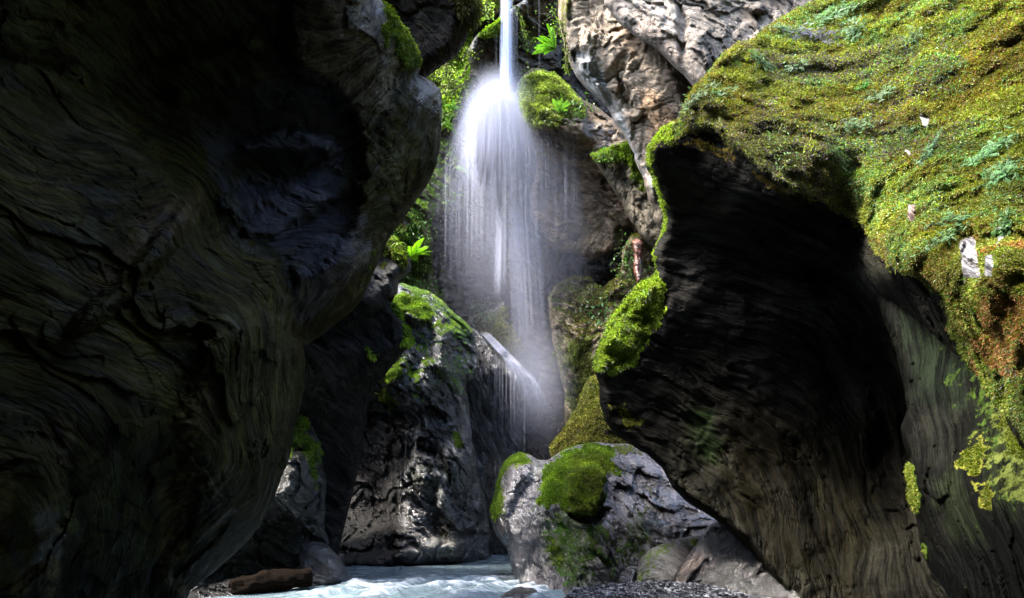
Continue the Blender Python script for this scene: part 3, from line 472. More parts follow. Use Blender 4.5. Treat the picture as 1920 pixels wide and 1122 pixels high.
BC = [(919, 956), (925, 940), (931, 903), (941, 875), (956, 854), (975, 847), (994, 852), (1009, 863), (1028, 864), (1044, 853), (1062, 842), (1088, 834), (1112, 831), (1150, 833), (1181, 834), (1212, 846), (1260, 870), (1330, 920), (1420, 990), (1460, 1060), (1400, 1130), (1250, 1140), (1150, 1150),
      (1060, 1160), (1000, 1160), (984, 1125), (970, 1095), (958, 1062), (946, 1022), (926, 992), (918, 968)]
boulder = rock('mossy_boulder', 'big grey boulder in the centre of the stream bank capped with vivid green moss', 'boulder', BC,
    [(930, 950, 12.3), (975, 870, 12.6), (960, 960, 11.8), (1080, 960, 11.2), (1100, 845, 12.7), (1200, 860, 12.9), (1200, 960, 11.6), (1100, 1090, 10.6), (1000, 1050, 11.3), (1000, 1140, 10.6), (1300, 940, 12.2), (1350, 1050, 11.2), (1200, 1080, 10.9)], M_wetgrey, step=2.4,
    base=(0.085, 0.077, 0.084), amp=0.22, freq=0.9, fol=0.035, folf=3.6, fine=0.016, thick=2.2, ew=40, ed=0.9, fac=0.13, fs=1.0, pillow=0.03, seed=61, wet=0.55, jag=2.5, blocky=0.03, dirn=(0.55, 0, 0.8), colf=2.5,
    iso=[(940, 960, 0), (1000, 900, 0.6), (980, 1080, -0.4), (1080, 960, 1.0), (1080, 1080, 0.4), (1180, 900, 2.2), (1250, 960, 2.2), (1180, 1050, 1.3), (1300, 1020, 1.9), (1150, 840, 2.6)],
    lobes=[([(925, 950), (940, 860), (1000, 850), (1010, 890), (970, 930), (950, 990)], 14, 0.3), ([(1055, 880), (1120, 868), (1140, 890), (1132, 940), (1110, 965), (1075, 962), (1060, 930)], 8, 0.35), ([(1010, 900), (1060, 850), (1050, 950), (1020, 960)], 14, 0.15),
           ([(1060, 958), (1110, 968), (1135, 945), (1160, 950), (1120, 985), (1070, 975)], 5, -0.18)],
    patches=[([(1010, 960), (1050, 950), (1120, 965), (1120, 1060), (1090, 1110), (1030, 1060)], 14, (0.03, 0.055, 0.008), 0.9), ([(920, 950), (945, 960), (970, 1060), (1010, 1122), (985, 1130), (945, 1040)], 8, (0.035, 0.03, 0.028), 0.9),
             ([(1100, 1000), (1200, 960), (1250, 1060), (1180, 1110), (1100, 1100)], 25, (0.06, 0.055, 0.052), 0.6), ([(1190, 970), (1230, 980), (1220, 1030), (1190, 1030)], 12, (0.035, 0.06, 0.012), 0.8), ([(1010, 870), (1050, 858), (1010, 900), (970, 900)], 8, (0.16, 0.16, 0.15), 0.7)],
    moss=[([(915, 960), (930, 890), (945, 850), (975, 843), (1005, 860), (990, 872), (960, 880), (950, 900), (945, 950), (930, 975)], 4, 1, (0.11, 0.15, 0.012)),
          ([(1012, 910), (1018, 880), (1060, 840), (1110, 828), (1150, 845), (1165, 890), (1140, 880), (1135, 940), (1110, 965), (1075, 962), (1050, 950), (1030, 960), (1005, 950)], 5, 1, (0.085, 0.16, 0.010)),
          ([(1150, 832), (1185, 838), (1200, 850), (1160, 848)], 5, 0.7, (0.08, 0.08, 0.02)), ([(1005, 940), (1120, 955), (1135, 1000), (1100, 1100), (1040, 1085), (1000, 1000)], 24, 0.54, (0.035, 0.085, 0.008)), ([(1195, 915), (1250, 880), (1260, 900), (1220, 930)], 10, 0.45, (0.08, 0.09, 0.02)), ([(1070, 1010), (1220, 960), (1230, 1040), (1120, 1090)], 26, 0.5, (0.04, 0.08, 0.01)), ([(1020, 1020), (1040, 1010), (1050, 1050), (1030, 1060)], 8, 0.6, G)],
    wets=[([(1180, 840), (1300, 880), (1400, 990), (1250, 980), (1180, 900)], 25, 0.75), ([(945, 940), (1000, 920), (1000, 960), (950, 970)], 10, 0.9), ([(920, 960), (960, 960), (1000, 1122), (950, 1060)], 14, 0.9)])
SD = [(1187, 1098), (1190, 1075), (1200, 1048), (1218, 1030), (1245, 1018), (1275, 1010), (1300, 1004), (1325, 1005), (1320, 1040), (1290, 1075), (1265, 1120), (1225, 1125), (1190, 1118)]
rock('rounded_rock', 'low rounded grey rock with green streaks in front of the mossy boulder', 'rock', SD, [(1200, 1060, 10.0), (1250, 1050, 9.7), (1220, 1110, 9.3), (1310, 1020, 10.2)], M_grey, step=1.8, base=(0.09, 0.088, 0.08), amp=0.08, fol=0.025, folf=7, fine=0.01, thick=0.7, ew=22, ed=0.4, fac=0.04, fs=2.5, seed=65,
    wet=0.55, dirn=(0.6, 0, 0.75), jag=1.5, moss=[([(1190, 1090), (1210, 1035), (1270, 1015), (1250, 1040), (1215, 1085)], 10, 0.5, (0.06, 0.09, 0.015)), ([(1296, 1010), (1310, 1006), (1302, 1020)], 3, 0.8, G)], patches=[([(1250, 1040), (1320, 1000), (1300, 1080), (1240, 1110)], 10, (0.04, 0.037, 0.034), .9)])
rock('wedge_stone', 'small dark angular stone wedged between the mossy boulder and the rounded rock', 'stone', [(1157, 1098), (1163, 1078), (1176, 1062), (1190, 1060), (1194, 1068), (1186, 1102), (1160, 1104)], [(1165, 1080, 9.9), (1190, 1070, 9.95), (1175, 1100, 9.65)], M_wet, step=1.5, base=(0.045, 0.04, 0.038),
     amp=0.04, fol=0.02, folf=9, fine=0.008, thick=0.3, ew=9, ed=0.15, fac=0.03, fs=4, seed=67, wet=0.5, jag=0.8)
slab = rock('wet_slab', 'sloping wet rock slab under the right wall, brilliant with white sky reflections', 'rock', [(1252, 1120), (1264, 1085), (1282, 1050), (1310, 1015), (1330, 985), (1352, 970), (1400, 1000), (1460, 1060), (1520, 1140), (1520, 1260), (1230, 1260)],
    [(1270, 1110, 9.0), (1330, 1040, 9.6), (1340, 985, 10.3), (1400, 1010, 9.65), (1470, 1110, 8.25), (1380, 1110, 8.6), (1300, 1200, 8.2)], M_wet, step=2, base=(0.045, 0.042, 0.038), amp=0.12, freq=1.4, fol=0.06, folf=6, fine=0.012, thick=1.0, ew=20, ed=0.3, fac=0.1, fs=2, seed=71, wet=1.0, dirn=(0.8, 0, -0.5), jag=2,
    patches=[([(1255, 1120), (1275, 1070), (1320, 1030), (1330, 1045), (1290, 1090), (1270, 1125)], 5, (0.075, 0.045, 0.028), 0.9)], lobes=[([(1255, 1122), (1275, 1070), (1320, 1030), (1335, 1045), (1295, 1090), (1275, 1125)], 5, 0.12), ([(1390, 1040), (1460, 1070), (1500, 1130), (1420, 1130)], 10, -0.15)])

# ------------------------------------------------------------------ upper right grey cliff
cliff = rock('grey_cliff', 'pale grey and tan weathered cliff face in daylight right of the waterfall', 'cliff', [(1042, -70), (1044, 0), (1050, 40), (1054, 75), (1062, 100), (1072, 128), (1080, 142), (1092, 160), (1120, 180), (1135, 197), (1149, 226), (1170, 248), (1177, 264), (1190, 290), (1203, 325), (1216, 372), (1228, 420), (1245, 470), (1300, 480), (1420, 380), (1700, 200), (1750, -250), (1300, -220)],
    [(1060, 60, 16.8), (1120, 150, 16.6), (1180, 250, 16.0), (1150, 100, 16.0), (1230, 200, 15.2), (1240, 380, 15.4), (1300, 200, 14.8), (1500, 50, 15.5), (1100, -300, 17), (1500, -300, 17)], M_grey, step=2.4,
    base=(0.27, 0.21, 0.15), amp=0.25, freq=0.8, fol=0.05, folf=2.0, fine=0.018, thick=3.5, ew=36, ed=0.9, fac=0.36, fs=0.8, seed=81, wet=0.2, dirn=(0.75, 0, 0.65), jag=6, blocky=0.07, colf=1.6,
    lobes=[([(1075, 100), (1110, 110), (1150, 200), (1190, 270), (1160, 240), (1110, 175), (1080, 140)], 8, 0.3), ([(1150, 120), (1190, 170), (1200, 240), (1160, 200)], 8, -0.35), ([(1085, 40), (1130, 60), (1110, 110), (1080, 90)], 8, 0.3)],
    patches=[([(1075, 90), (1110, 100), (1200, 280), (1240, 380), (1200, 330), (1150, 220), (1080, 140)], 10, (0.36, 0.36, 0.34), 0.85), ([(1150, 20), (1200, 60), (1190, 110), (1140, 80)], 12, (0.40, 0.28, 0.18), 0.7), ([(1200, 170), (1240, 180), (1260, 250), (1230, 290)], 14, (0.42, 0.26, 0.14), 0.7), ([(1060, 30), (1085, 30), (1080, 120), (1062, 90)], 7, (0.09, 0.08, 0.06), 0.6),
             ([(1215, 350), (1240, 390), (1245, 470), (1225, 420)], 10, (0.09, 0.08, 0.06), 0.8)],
    moss=[([(1040, -60), (1090, -40), (1075, 10), (1060, 60), (1045, 40)], 8, 0.55, (0.12, 0.12, 0.03)), ([(1100, 40), (1160, 70), (1180, 120), (1130, 110), (1095, 80)], 14, 0.40, (0.10, 0.10, 0.03))], crop=None)
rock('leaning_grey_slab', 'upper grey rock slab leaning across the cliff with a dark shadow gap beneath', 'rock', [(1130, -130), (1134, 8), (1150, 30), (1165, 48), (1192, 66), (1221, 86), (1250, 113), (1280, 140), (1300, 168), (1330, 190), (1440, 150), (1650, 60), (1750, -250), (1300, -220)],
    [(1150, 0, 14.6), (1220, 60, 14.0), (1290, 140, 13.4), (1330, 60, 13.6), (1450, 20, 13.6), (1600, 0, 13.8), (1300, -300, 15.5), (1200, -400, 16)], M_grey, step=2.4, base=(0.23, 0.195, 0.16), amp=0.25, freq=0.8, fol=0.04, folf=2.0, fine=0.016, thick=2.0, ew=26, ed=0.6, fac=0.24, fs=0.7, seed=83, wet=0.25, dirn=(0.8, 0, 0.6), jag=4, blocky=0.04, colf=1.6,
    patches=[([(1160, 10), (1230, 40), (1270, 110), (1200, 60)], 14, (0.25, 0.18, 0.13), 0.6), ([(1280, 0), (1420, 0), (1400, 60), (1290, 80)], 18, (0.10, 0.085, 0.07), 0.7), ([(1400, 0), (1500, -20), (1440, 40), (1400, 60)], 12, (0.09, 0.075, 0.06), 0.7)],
    lobes=[([(1290, 60), (1330, 50), (1340, 150), (1310, 180), (1290, 140)], 10, 0.3), ([(1385, 10), (1430, 0), (1445, 30), (1410, 30)], 8, 0.3), ([(1270, -20), (1290, 40), (1280, 120), (1272, 60)], 6, -0.25)])
rock('striped_moss_ledge', 'brown rock ledge with hanging stripes of bright moss below the grey cliff', 'rock', [(1105, 290), (1130, 282), (1155, 268), (1182, 262), (1215, 320), (1250, 390), (1255, 470), (1230, 480), (1200, 440), (1170, 390), (1140, 340)],
    [(1120, 295, 18.6), (1180, 280, 18.0), (1220, 400, 17.4), (1180, 380, 18)], M_back, step=2.4, base=(0.10, 0.085, 0.06), amp=0.25, fol=0.12, folf=3, fine=0.05, thick=1.5, ew=20, ed=0.5, fac=0.2, seed=85, wet=0.3, dirn=(0.9, 0, 0.4), jag=4,
    moss=[([(1105, 292), (1180, 262), (1225, 340), (1210, 350), (1170, 310), (1135, 305)], 8, 0.75, (0.11, 0.14, 0.02))])

# ------------------------------------------------------------------ amphitheatre behind the falls
back = rock('amphitheatre_wall', 'dim bluish-brown back wall of the gorge behind the falling water', 'rock wall', [(600, -40), (1400, -40), (1400, 1200), (600, 1200)],
    [(960, 0, 24.5), (700, 200, 24), (1300, 200, 24), (960, 480, 25.2), (960, 800, 22.5), (1090, 500, 24.5), (700, 1000, 21), (1300, 1000, 21), (870, 460, 25), (870, 570, 24), (1010, 60, 24)], M_back, step=3.2, base=(0.04, 0.034, 0.030), amp=0.5, freq=0.35, fol=0.12, folf=1.2, fine=0.04, thick=3, ew=20, ed=0.3, fac=0.35, fs=0.5, seed=91, wet=0.4,
    dirn=(0.2, 0, 0.95), jag=0, blocky=0.10, moss=[([(1000, -60), (1050, -60), (1050, 120), (1000, 110)], 20, 0.5, (0.05, 0.08, 0.012))], lobes=[([(830, 520), (945, 552), (945, 600), (830, 600)], 5, 0.5), ([(940, 560), (1060, 560), (1060, 900), (940, 900)], 20, 0.8)])
bank = rock('mossy_bank', 'sunlit bank of bright moss and roots at the head of the fall', 'bank', [(760, -50), (965, -50), (962, -20), (952, 8), (940, 28), (918, 40), (900, 58), (888, 75), (884, 95), (882, 120), (888, 150), (882, 180), (870, 205), (852, 222), (842, 245), (815, 250), (770, 220)],
    [(930, 10, 22.2), (890, 50, 22.6), (860, 150, 22.8), (830, 230, 22.6), (900, -200, 23.5)], M_back, step=2.4, base=(0.10, 0.085, 0.05), amp=0.5, freq=0.9, fol=0.15, fine=0.09, thick=2.0, ew=20, ed=0.4, fac=0.4, fs=1.0, seed=95, wet=0.2, jag=5, up=(-0.6, 1.0), mcol=(0.17, 0.22, 0.03))
ledge = rock('fall_ledge', 'dark jutting ledge with a mossy lip beside the top of the fall', 'ledge', [(874, 98), (885, 78), (892, 64), (912, 56), (930, 46), (945, 35), (952, 20), (1000, -10), (1056, -40), (1058, 60), (1052, 130), (1000, 140), (960, 160), (920, 180), (880, 195), (868, 160), (880, 130)],
    [(890, 70, 21.6), (940, 50, 21.6), (920, 100, 22.4), (1000, 60, 22.9), (900, 170, 22.2), (1040, 100, 22.6)], M_back, step=2.4, base=(0.045, 0.038, 0.028), amp=0.3, freq=0.8, fol=0.15, fine=0.05, thick=1.8, ew=16, ed=0.4, fac=0.35, fs=1.0, seed=97, wet=0.5, jag=3,
    lobes=[([(888, 62), (945, 30), (952, 60), (930, 66), (900, 68)], 4, 0.7)], moss=[([(888, 62), (950, 30), (955, 60), (935, 66), (912, 70), (895, 66)], 3, 1, (0.16, 0.22, 0.03)), ([(870, 110), (885, 110), (884, 190), (868, 190)], 6, 0.8, (0.10, 0.14, 0.015)), ([(880, 130), (950, 130), (950, 170), (880, 190)], 14, 0.5, (0.06, 0.07, 0.012)), ([(975, 20), (1000, 10), (1010, 100), (985, 110)], 10, 0.5, (0.06, 0.10, 0.012))])
KN = [(964, 190), (967, 170), (971, 152), (981, 138), (996, 130), (1013, 131), (1040, 137), (1070, 160), (1095, 188), (1125, 205), (1160, 235), (1200, 290), (1240, 330), (1262, 380), (1240, 430), (1205, 425), (1192, 440), (1182, 425), (1168, 432), (1166, 455), (1156, 470), (1135, 476), (1112, 485), (1095, 480), (1060, 474), (1030, 458), (1010, 440), (992, 405), (995, 370),
      (1003, 335), (1008, 300), (998, 262), (988, 240), (978, 222)]
knob = rock('mossy_overhang', 'mossy rock knob right of the fall that droops into a smooth brown overhanging curtain', 'rock', KN,
    [(975, 160, 21.4), (1010, 145, 21.6), (1040, 200, 20.6), (1000, 230, 20.4), (1080, 265, 20.2), (1100, 200, 21.2), (1060, 330, 21.4), (1090, 470, 21.0), (1020, 430, 21.6), (1150, 400, 20.4), (1180, 300, 20.4), (1230, 400, 19.6)], M_back, step=2.4, base=(0.16, 0.115, 0.07), amp=0.25, freq=0.7, fol=0.07, folf=2.4, fine=0.03, thick=2.2, ew=22,
    ed=0.7, fac=0.30, fs=0.9, seed=101, wet=0.45, dirn=(0.8, 0, 0.6), jag=3, lobes=[([(964, 190), (975, 140), (1013, 128), (1060, 150), (1100, 200), (1110, 260), (1085, 272), (1040, 240), (1000, 236), (980, 225)], 5, 0.55), ([(1100, 300), (1160, 320), (1205, 400), (1180, 440), (1130, 370)], 12, 0.35), ([(1125, 400), (1165, 420), (1160, 470), (1130, 478)], 8, 0.3)],
    iso=[(1000, 250, 2.5), (1100, 280, 2.5), (1020, 400, 0.4), (1090, 450, 0.3), (1080, 370, 1.2), (1160, 400, 0.9), (1180, 320, 2.2), (1230, 400, 1.8), (1000, 150, 3.6)],
    patches=[([(1110, 290), (1150, 320), (1190, 370), (1180, 390), (1140, 370), (1110, 330)], 10, (0.15, 0.09, 0.045), 0.8), ([(1060, 240), (1110, 230), (1120, 280), (1070, 290)], 10, (0.10, 0.07, 0.04), 0.8)],
    moss=[([(964, 190), (972, 145), (1000, 126), (1045, 138), (1075, 170), (1100, 205), (1090, 215), (1050, 228), (1035, 238), (1000, 238), (980, 225)], 6, 1, (0.16, 0.19, 0.035)), ([(1000, 285), (1010, 270), (1035, 300), (1030, 300)], 4, 0.6, GY), ([(1060, 260), (1110, 250), (1110, 275)], 8, 0.5, GY), ([(1150, 430), (1170, 400), (1165, 470)], 5, 0.5, GY)], wets=[([(1090, 230), (1150, 240), (1150, 300), (1100, 300)], 12, 0.85)])
rock('spray_buttress', 'pale mossy rock rib standing in the spray directly behind the fall', 'rock', [(925, 270), (960, 250), (1000, 270), (1020, 330), (1060, 400), (1070, 460), (1040, 510), (1025, 540), (985, 548), (955, 552), (942, 520), (946, 470), (938, 440), (922, 420), (922, 395), (936, 360), (926, 320)],
    [(960, 300, 22.6), (935, 410, 22.0), (1000, 400, 22.2), (950, 530, 22.0), (1040, 470, 22.8), (1020, 530, 22.5)], M_back, step=2.4, base=(0.09, 0.08, 0.05), amp=0.4, freq=0.8, fol=0.15, fine=0.06, thick=1.8, ew=22, ed=0.6, fac=0.35, fs=1.0, seed=105, wet=0.4, jag=4, up=(0.1, 0.85), mcol=(0.13, 0.14, 0.03))
rock('mossy_brow', 'long low brow of rock fringed with ferny moss above the dark hollow', 'rock', [(760, 200), (850, 230), (900, 270), (930, 300), (950, 360), (920, 392), (880, 384), (840, 402), (808, 408), (812, 450), (808, 480), (815, 530), (835, 570), (850, 600), (820, 640), (740, 600), (720, 430), (745, 300)],
    [(840, 300, 22.4), (930, 370, 22.4), (850, 395, 21.6), (790, 400, 20.2), (800, 500, 20.2), (760, 470, 19.8), (820, 600, 20.0), (800, 250, 23)], M_back, step=2.4, base=(0.075, 0.068, 0.045), amp=0.35, freq=0.8, fol=0.12, fine=0.06, thick=1.6, ew=18, ed=0.6, fac=0.35, fs=0.9, seed=107, wet=0.4, jag=4, up=(0.15, 0.9), mcol=(0.09, 0.12, 0.02),
    moss=[([(740, 420), (805, 400), (812, 450), (815, 540), (840, 600), (760, 600)], 16, 0.8, (0.045, 0.075, 0.012))])
rock('rust_moss_mound', 'leaning mound with olive and rust-red moss beneath the fall above the slanting stream', 'mound', [(868, 606), (885, 592), (905, 585), (925, 578), (944, 565), (952, 580), (958, 600), (975, 640), (995, 668), (1012, 700), (1020, 780), (990, 800), (960, 720), (930, 690), (905, 650), (880, 630)],
    [(890, 610, 20.8), (945, 580, 20.4), (940, 650, 19.8), (990, 700, 19.8), (1000, 780, 19.8)], M_back, step=2.4, base=(0.08, 0.07, 0.06), amp=0.3, freq=1.0, fol=0.15, fine=0.06, thick=1.5, ew=18, ed=0.5, fac=0.25, fs=1.1, seed=109, wet=0.5, jag=4,
    moss=[([(868, 606), (905, 585), (944, 565), (958, 600), (995, 668), (985, 690), (940, 680), (900, 620)], 10, 0.85, (0.10, 0.10, 0.018)), ([(885, 600), (905, 592), (918, 598), (900, 618), (886, 614)], 4, 1, (0.16, 0.055, 0.012))])
rock('brown_lower_wall', 'smooth brown lower wall misted by spray behind the boulder', 'rock wall', [(985, 560), (1010, 575), (1035, 600), (1050, 680), (1062, 740), (1070, 860), (1000, 920), (920, 960), (930, 800), (960, 700), (985, 640)],
    [(1000, 620, 21.4), (1050, 760, 20.2), (1000, 800, 20.6), (960, 880, 19.8)], M_back, step=2.4, base=(0.075, 0.06, 0.045), amp=0.3, freq=0.6, fol=0.08, fine=0.04, thick=1.5, ew=18, ed=0.5, fac=0.2, seed=111, wet=0.4, jag=3, patches=[([(1020, 720), (1045, 740), (1040, 760), (1010, 750)], 8, (0.14, 0.06, 0.035), 0.7)],
    moss=[([(1030, 600), (1050, 620), (1065, 780), (1040, 760)], 12, 0.55, (0.07, 0.08, 0.015))])
rock('fern_grown_wall', 'damp olive mossy wall with small hanging ferns below the cave mouth', 'rock wall', [(1028, 560), (1040, 535), (1075, 518), (1110, 520), (1132, 538), (1158, 520), (1168, 470), (1180, 440), (1260, 420), (1280, 640), (1150, 900), (1060, 880), (1060, 790), (1058, 730), (1038, 660), (1030, 600)],
    [(1040, 570, 20.0), (1100, 540, 19.8), (1150, 560, 18.8), (1170, 470, 18.6), (1220, 480, 18.4), (1080, 700, 19.0), (1070, 820, 18.6), (1120, 650, 18.2)], M_back, step=2.4, base=(0.14, 0.11, 0.065), amp=0.4, freq=0.9, fol=0.12, fine=0.07, thick=1.6, ew=16, ed=0.5, fac=0.3, fs=0.9, seed=113, wet=0.35, jag=4, up=(0.1, 0.75), mcol=(0.085, 0.09, 0.018),
    moss=[([(1060, 640), (1120, 600), (1140, 700), (1080, 800), (1060, 740)], 14, 0.75, (0.09, 0.12, 0.018)), ([(1090, 545), (1130, 560), (1120, 640), (1060, 640), (1050, 600)], 20, 0.45, (0.07, 0.05, 0.015))], patches=[([(1085, 690), (1120, 650), (1125, 680), (1095, 730)], 6, (0.16, 0.14, 0.13), 0.8)])
rock('red_stained_rock', 'narrow rust-red wet rock column among ferns beneath the dark cave at right', 'rock', [(1186, 452), (1196, 446), (1208, 455), (1205, 490), (1207, 515), (1202, 532), (1194, 535), (1187, 505), (1188, 480)], [(1196, 460, 17.6), (1198, 520, 17.4), (1190, 490, 17.5)], M_wet, step=1.8, base=(0.17, 0.055, 0.035), amp=0.12, freq=2, fol=0.05, fine=0.03, thick=0.5, ew=8, ed=0.25, fac=0.1, fs=2, seed=115, wet=0.6, jag=2)
lump = rock('lumpy_moss_mound', 'lumpy olive-brown moss mound rising right behind the green-capped boulder', 'mound', [(1030, 838), (1040, 824), (1060, 804), (1068, 788), (1080, 765), (1090, 742), (1104, 708), (1116, 700), (1200, 690), (1260, 860), (1150, 920), (1040, 880)],
    [(1040, 840, 14.6), (1075, 800, 15.0), (1110, 715, 16.0), (1130, 780, 14.8), (1150, 850, 14.0), (1080, 850, 14.2)], M_back, step=2.0, base=(0.08, 0.07, 0.05), amp=0.3, freq=1.4, fol=0.10, folf=3, fine=0.07, thick=1.4, ew=14, ed=0.4, fac=0.05, seed=117, wet=0.2, jag=3, dirn=(-0.3, 0, 0.9), up=(-0.3, 0.95), mcol=(0.10, 0.095, 0.022))

# ------------------------------------------------------------------ moss carpets: parts of their rocks
def moss_cols(cols, wf):
    def f(P, a, b, r, n, px, py): return pick(r, n, cols, wf(a, b, px, py, P)) * (np.clip(0.92 + 0.6 * a + 0.45 * fbm(P * 1.3 + 3, 3, 55), 0.35, 1.9))[:, None]
    return f
def cape_w(a, b, px, py, P):
    one = np.ones(len(a)); a = a + 0.5 * fbm(P * 1.1 + 7, 3, 77)
    c3 = fbm(P * 1.6 + 30, 3, 5); c4 = fbm(P * 0.9 + 60, 3, 6)
    rim = (px < 1262) * 40.0  # brighter greens along the edge paint in its sunlit rim
    orange = sst(fbm(P * 1.3 + 90, 3, 15), 0.12, 0.4) * 1.6
    rust = ((px > 1820) & (py > 440) & (py < 705) & (c3 > -0.15)) * 9.0
    purple = sst(c4, 0.05, 0.4) * 2.6 * (px < 1850) * (py < 520)
    sea = sst(c3, 0.1, 0.45) * 2.0 + ((px > 1760) & (py > 250) & (py < 480) & (c4 > 0)) * 0.8
    low = (py > 540) * 1.2
    return [1.3 * one, sst(a, -0.1, 0.4) * 1.3 * (px > 1450) + 0.2, 0.45 * one, sst(-b, -0.1, 0.4) * 1.2 + 0.2 + orange, purple, sea, rust, low, 0.02 * one, rim, rim * 0.6]
CAPE = [(0.20, 0.20, 0.040), (0.25, 0.28, 0.055), (0.10, 0.11, 0.022), (0.19, 0.105, 0.03), (0.12, 0.09, 0.12), (0.16, 0.29, 0.13), (0.36, 0.16, 0.07), (0.09, 0.17, 0.012), (0.5, 0.48, 0.4), (0.23, 0.31, 0.03), (0.13, 0.18, 0.02)]
tufts(right_wall, 'moss_cape', 310000, 0.030, 0.0055, moss_cols(CAPE, cape_w), dens=lambda px, py: np.where(px < 1930, 1.0, 0.35), reach=2300, thr=0.5, droop=0.7, near=8.5, seed=21)
tufts(right_wall, 'feather_moss', 6000, 0.085, 0.008, moss_cols([(0.12, 0.21, 0.08), (0.10, 0.08, 0.09), (0.16, 0.20, 0.03)], lambda a, b, px, py, P: [1 + 0 * a, 0.6 + 0 * a, 0.7 + 0 * a]), thr=0.75, droop=1.2, near=8.5, seed=22,
      dens=lambda px, py: (fbm(np.stack([px * .008, py * .008, px * 0], -1), 3, 4) > 0.08) * 1.0)
GRN = [(0.15, 0.24, 0.016), (0.25, 0.33, 0.03), (0.07, 0.12, 0.012), (0.15, 0.13, 0.03), ]
gw = lambda a, b, px, py, P: [1 + 0 * a, sst(a, -.2, .4), 0.6 + 0 * a, sst(b, 0, .4)]
OLV = [(0.12, 0.115, 0.02), (0.17, 0.16, 0.025), (0.075, 0.07, 0.018), (0.10, 0.065, 0.02)]
tufts(boulder, 'moss_cap', 60000, 0.018, 0.0045, moss_cols(GRN, gw), thr=0.5, droop=0.5, seed=23)
tufts(pillar, 'moss_clump', 16000, 0.016, 0.003, moss_cols([(0.17, 0.19, 0.02), (0.23, 0.22, 0.03), (0.08, 0.13, 0.012), (0.18, 0.14, 0.03)], gw), thr=0.5, droop=0.6, seed=24)
tufts(left_wall, 'moss_fringe', 5000, 0.05, 0.009, moss_cols([(0.07, 0.10, 0.012), (0.12, 0.14, 0.015), (0.05, 0.07, 0.01)], lambda a, b, px, py, P: [1 + 0 * a, 1 + 0 * a, 1 + 0 * a]), thr=0.45, droop=1.0, seed=25)
tufts(hang, 'moss_fringe', 3500, 0.12, 0.010, moss_cols(OLV, gw), thr=0.5, droop=1.5, seed=26)
tufts(midwall, 'moss_fringe', 5000, 0.08, 0.012, moss_cols(GRN, gw), thr=0.45, droop=1.0, seed=27)
tufts(ridge, 'crest_moss', 26000, 0.028, 0.007, moss_cols(GRN, gw), thr=0.6, droop=0.8, seed=28)
tufts(side, 'trailing_moss', 5000, 0.07, 0.008, moss_cols(GRN, gw), thr=0.5, droop=1.6, seed=29)
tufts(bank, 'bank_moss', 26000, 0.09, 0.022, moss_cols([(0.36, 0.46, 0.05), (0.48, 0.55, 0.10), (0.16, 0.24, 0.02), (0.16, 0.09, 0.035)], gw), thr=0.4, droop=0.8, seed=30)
tufts(ledge, 'lip_moss', 7000, 0.06, 0.018, moss_cols(GRN, gw), thr=0.5, droop=0.9, seed=31)
tufts(knob, 'knob_moss', 26000, 0.05, 0.012, moss_cols([(0.32, 0.38, 0.08), (0.45, 0.50, 0.14), (0.15, 0.20, 0.04), (0.22, 0.15, 0.10), (0.16, 0.12, 0.16)], lambda a, b, px, py, P: [1 + 0 * a, sst(a, -.2, .4), 0.5 + 0 * a, 0.25 + 0 * a, sst(b, 0, .4) * (px > 985) * (py > 190)]), thr=0.5, droop=0.7, seed=32)
tufts(lump, 'moss_coat', 26000, 0.03, 0.008, moss_cols(OLV + [(0.14, 0.18, 0.02)], lambda a, b, px, py, P: [1 + 0 * a, sst(a, -.2, .4), 0.6 + 0 * a, sst(b, 0, .4) * 1.2, 0.4 + 0 * a]), thr=0.4, droop=0.6, seed=33)
for nm, n, cc in (('spray_buttress', 6000, OLV), ('mossy_brow', 16000, [(0.07, 0.13, 0.015), (0.11, 0.17, 0.02), (0.05, 0.08, 0.01), (0.10, 0.09, 0.02)]), ('rust_moss_mound', 7000, OLV), ('fern_grown_wall', 12000, [(0.10, 0.11, 0.018), (0.07, 0.12, 0.015), (0.08, 0.055, 0.018), (0.13, 0.15, 0.02)]), ('striped_moss_ledge', 6000, GRN)):
    tufts(bpy.data.objects[nm], 'moss_coat', n, 0.065, 0.013, moss_cols(cc, gw), thr=0.45, droop=1.0, seed=40 + n % 7)

# ------------------------------------------------------------------ plants
class Geo:
    def __init__(s): s.V = []; s.Q = []; s.c = []
    def quad(s, a, b, c, d, col):
        k = len(s.V); s.V += [a, b, c, d]; s.Q.append([k, k + 1, k + 2, k + 3]); s.c += [col] * 4
    def leaf(s, p, d, n, L, w_, col, bend=0.0):
        d = d / np.linalg.norm(d); sd_ = np.cross(d, n); sd_ /= (np.linalg.norm(sd_) + 1e-9)
        m = p + d * L * 0.45; t = p + d * L - np.array([0, 0, bend * L])
        k = len(s.V); s.V += [p, m + sd_ * w_, t, m - sd_ * w_]; s.Q.append([k, k + 1, k + 2, k + 3]); s.c += [col, col, np.array(col) * 1.1, col]
    def tube(s, pts, r0, r1, col, n=6):
        pts = np.array(pts); k0 = len(s.V)
        for i, p in enumerate(pts):
            t = pts[min(i + 1, len(pts) - 1)] - pts[max(i - 1, 0)]; t = t / (np.linalg.norm(t) + 1e-9)
            u = np.cross(t, [0.3, 0.2, 1]); u /= np.linalg.norm(u); v = np.cross(t, u); rr = r0 + (r1 - r0) * i / (len(pts) - 1)
            for j in range(n):
                a = 2 * math.pi * j / n; s.V.append(p + (u * math.cos(a) + v * math.sin(a)) * rr); s.c.append(col)
        for i in range(len(pts) - 1):
            for j in range(n):
                a = k0 + i * n + j; b = k0 + i * n + (j + 1) % n; s.Q.append([a, b, b + n, a + n])
    def build(s, name, mat, parent=None): return newmesh(name, np.array(s.V), np.array(s.Q), mat, parent=parent, smooth=False, attrs=dict(col=np.array(s.c)))
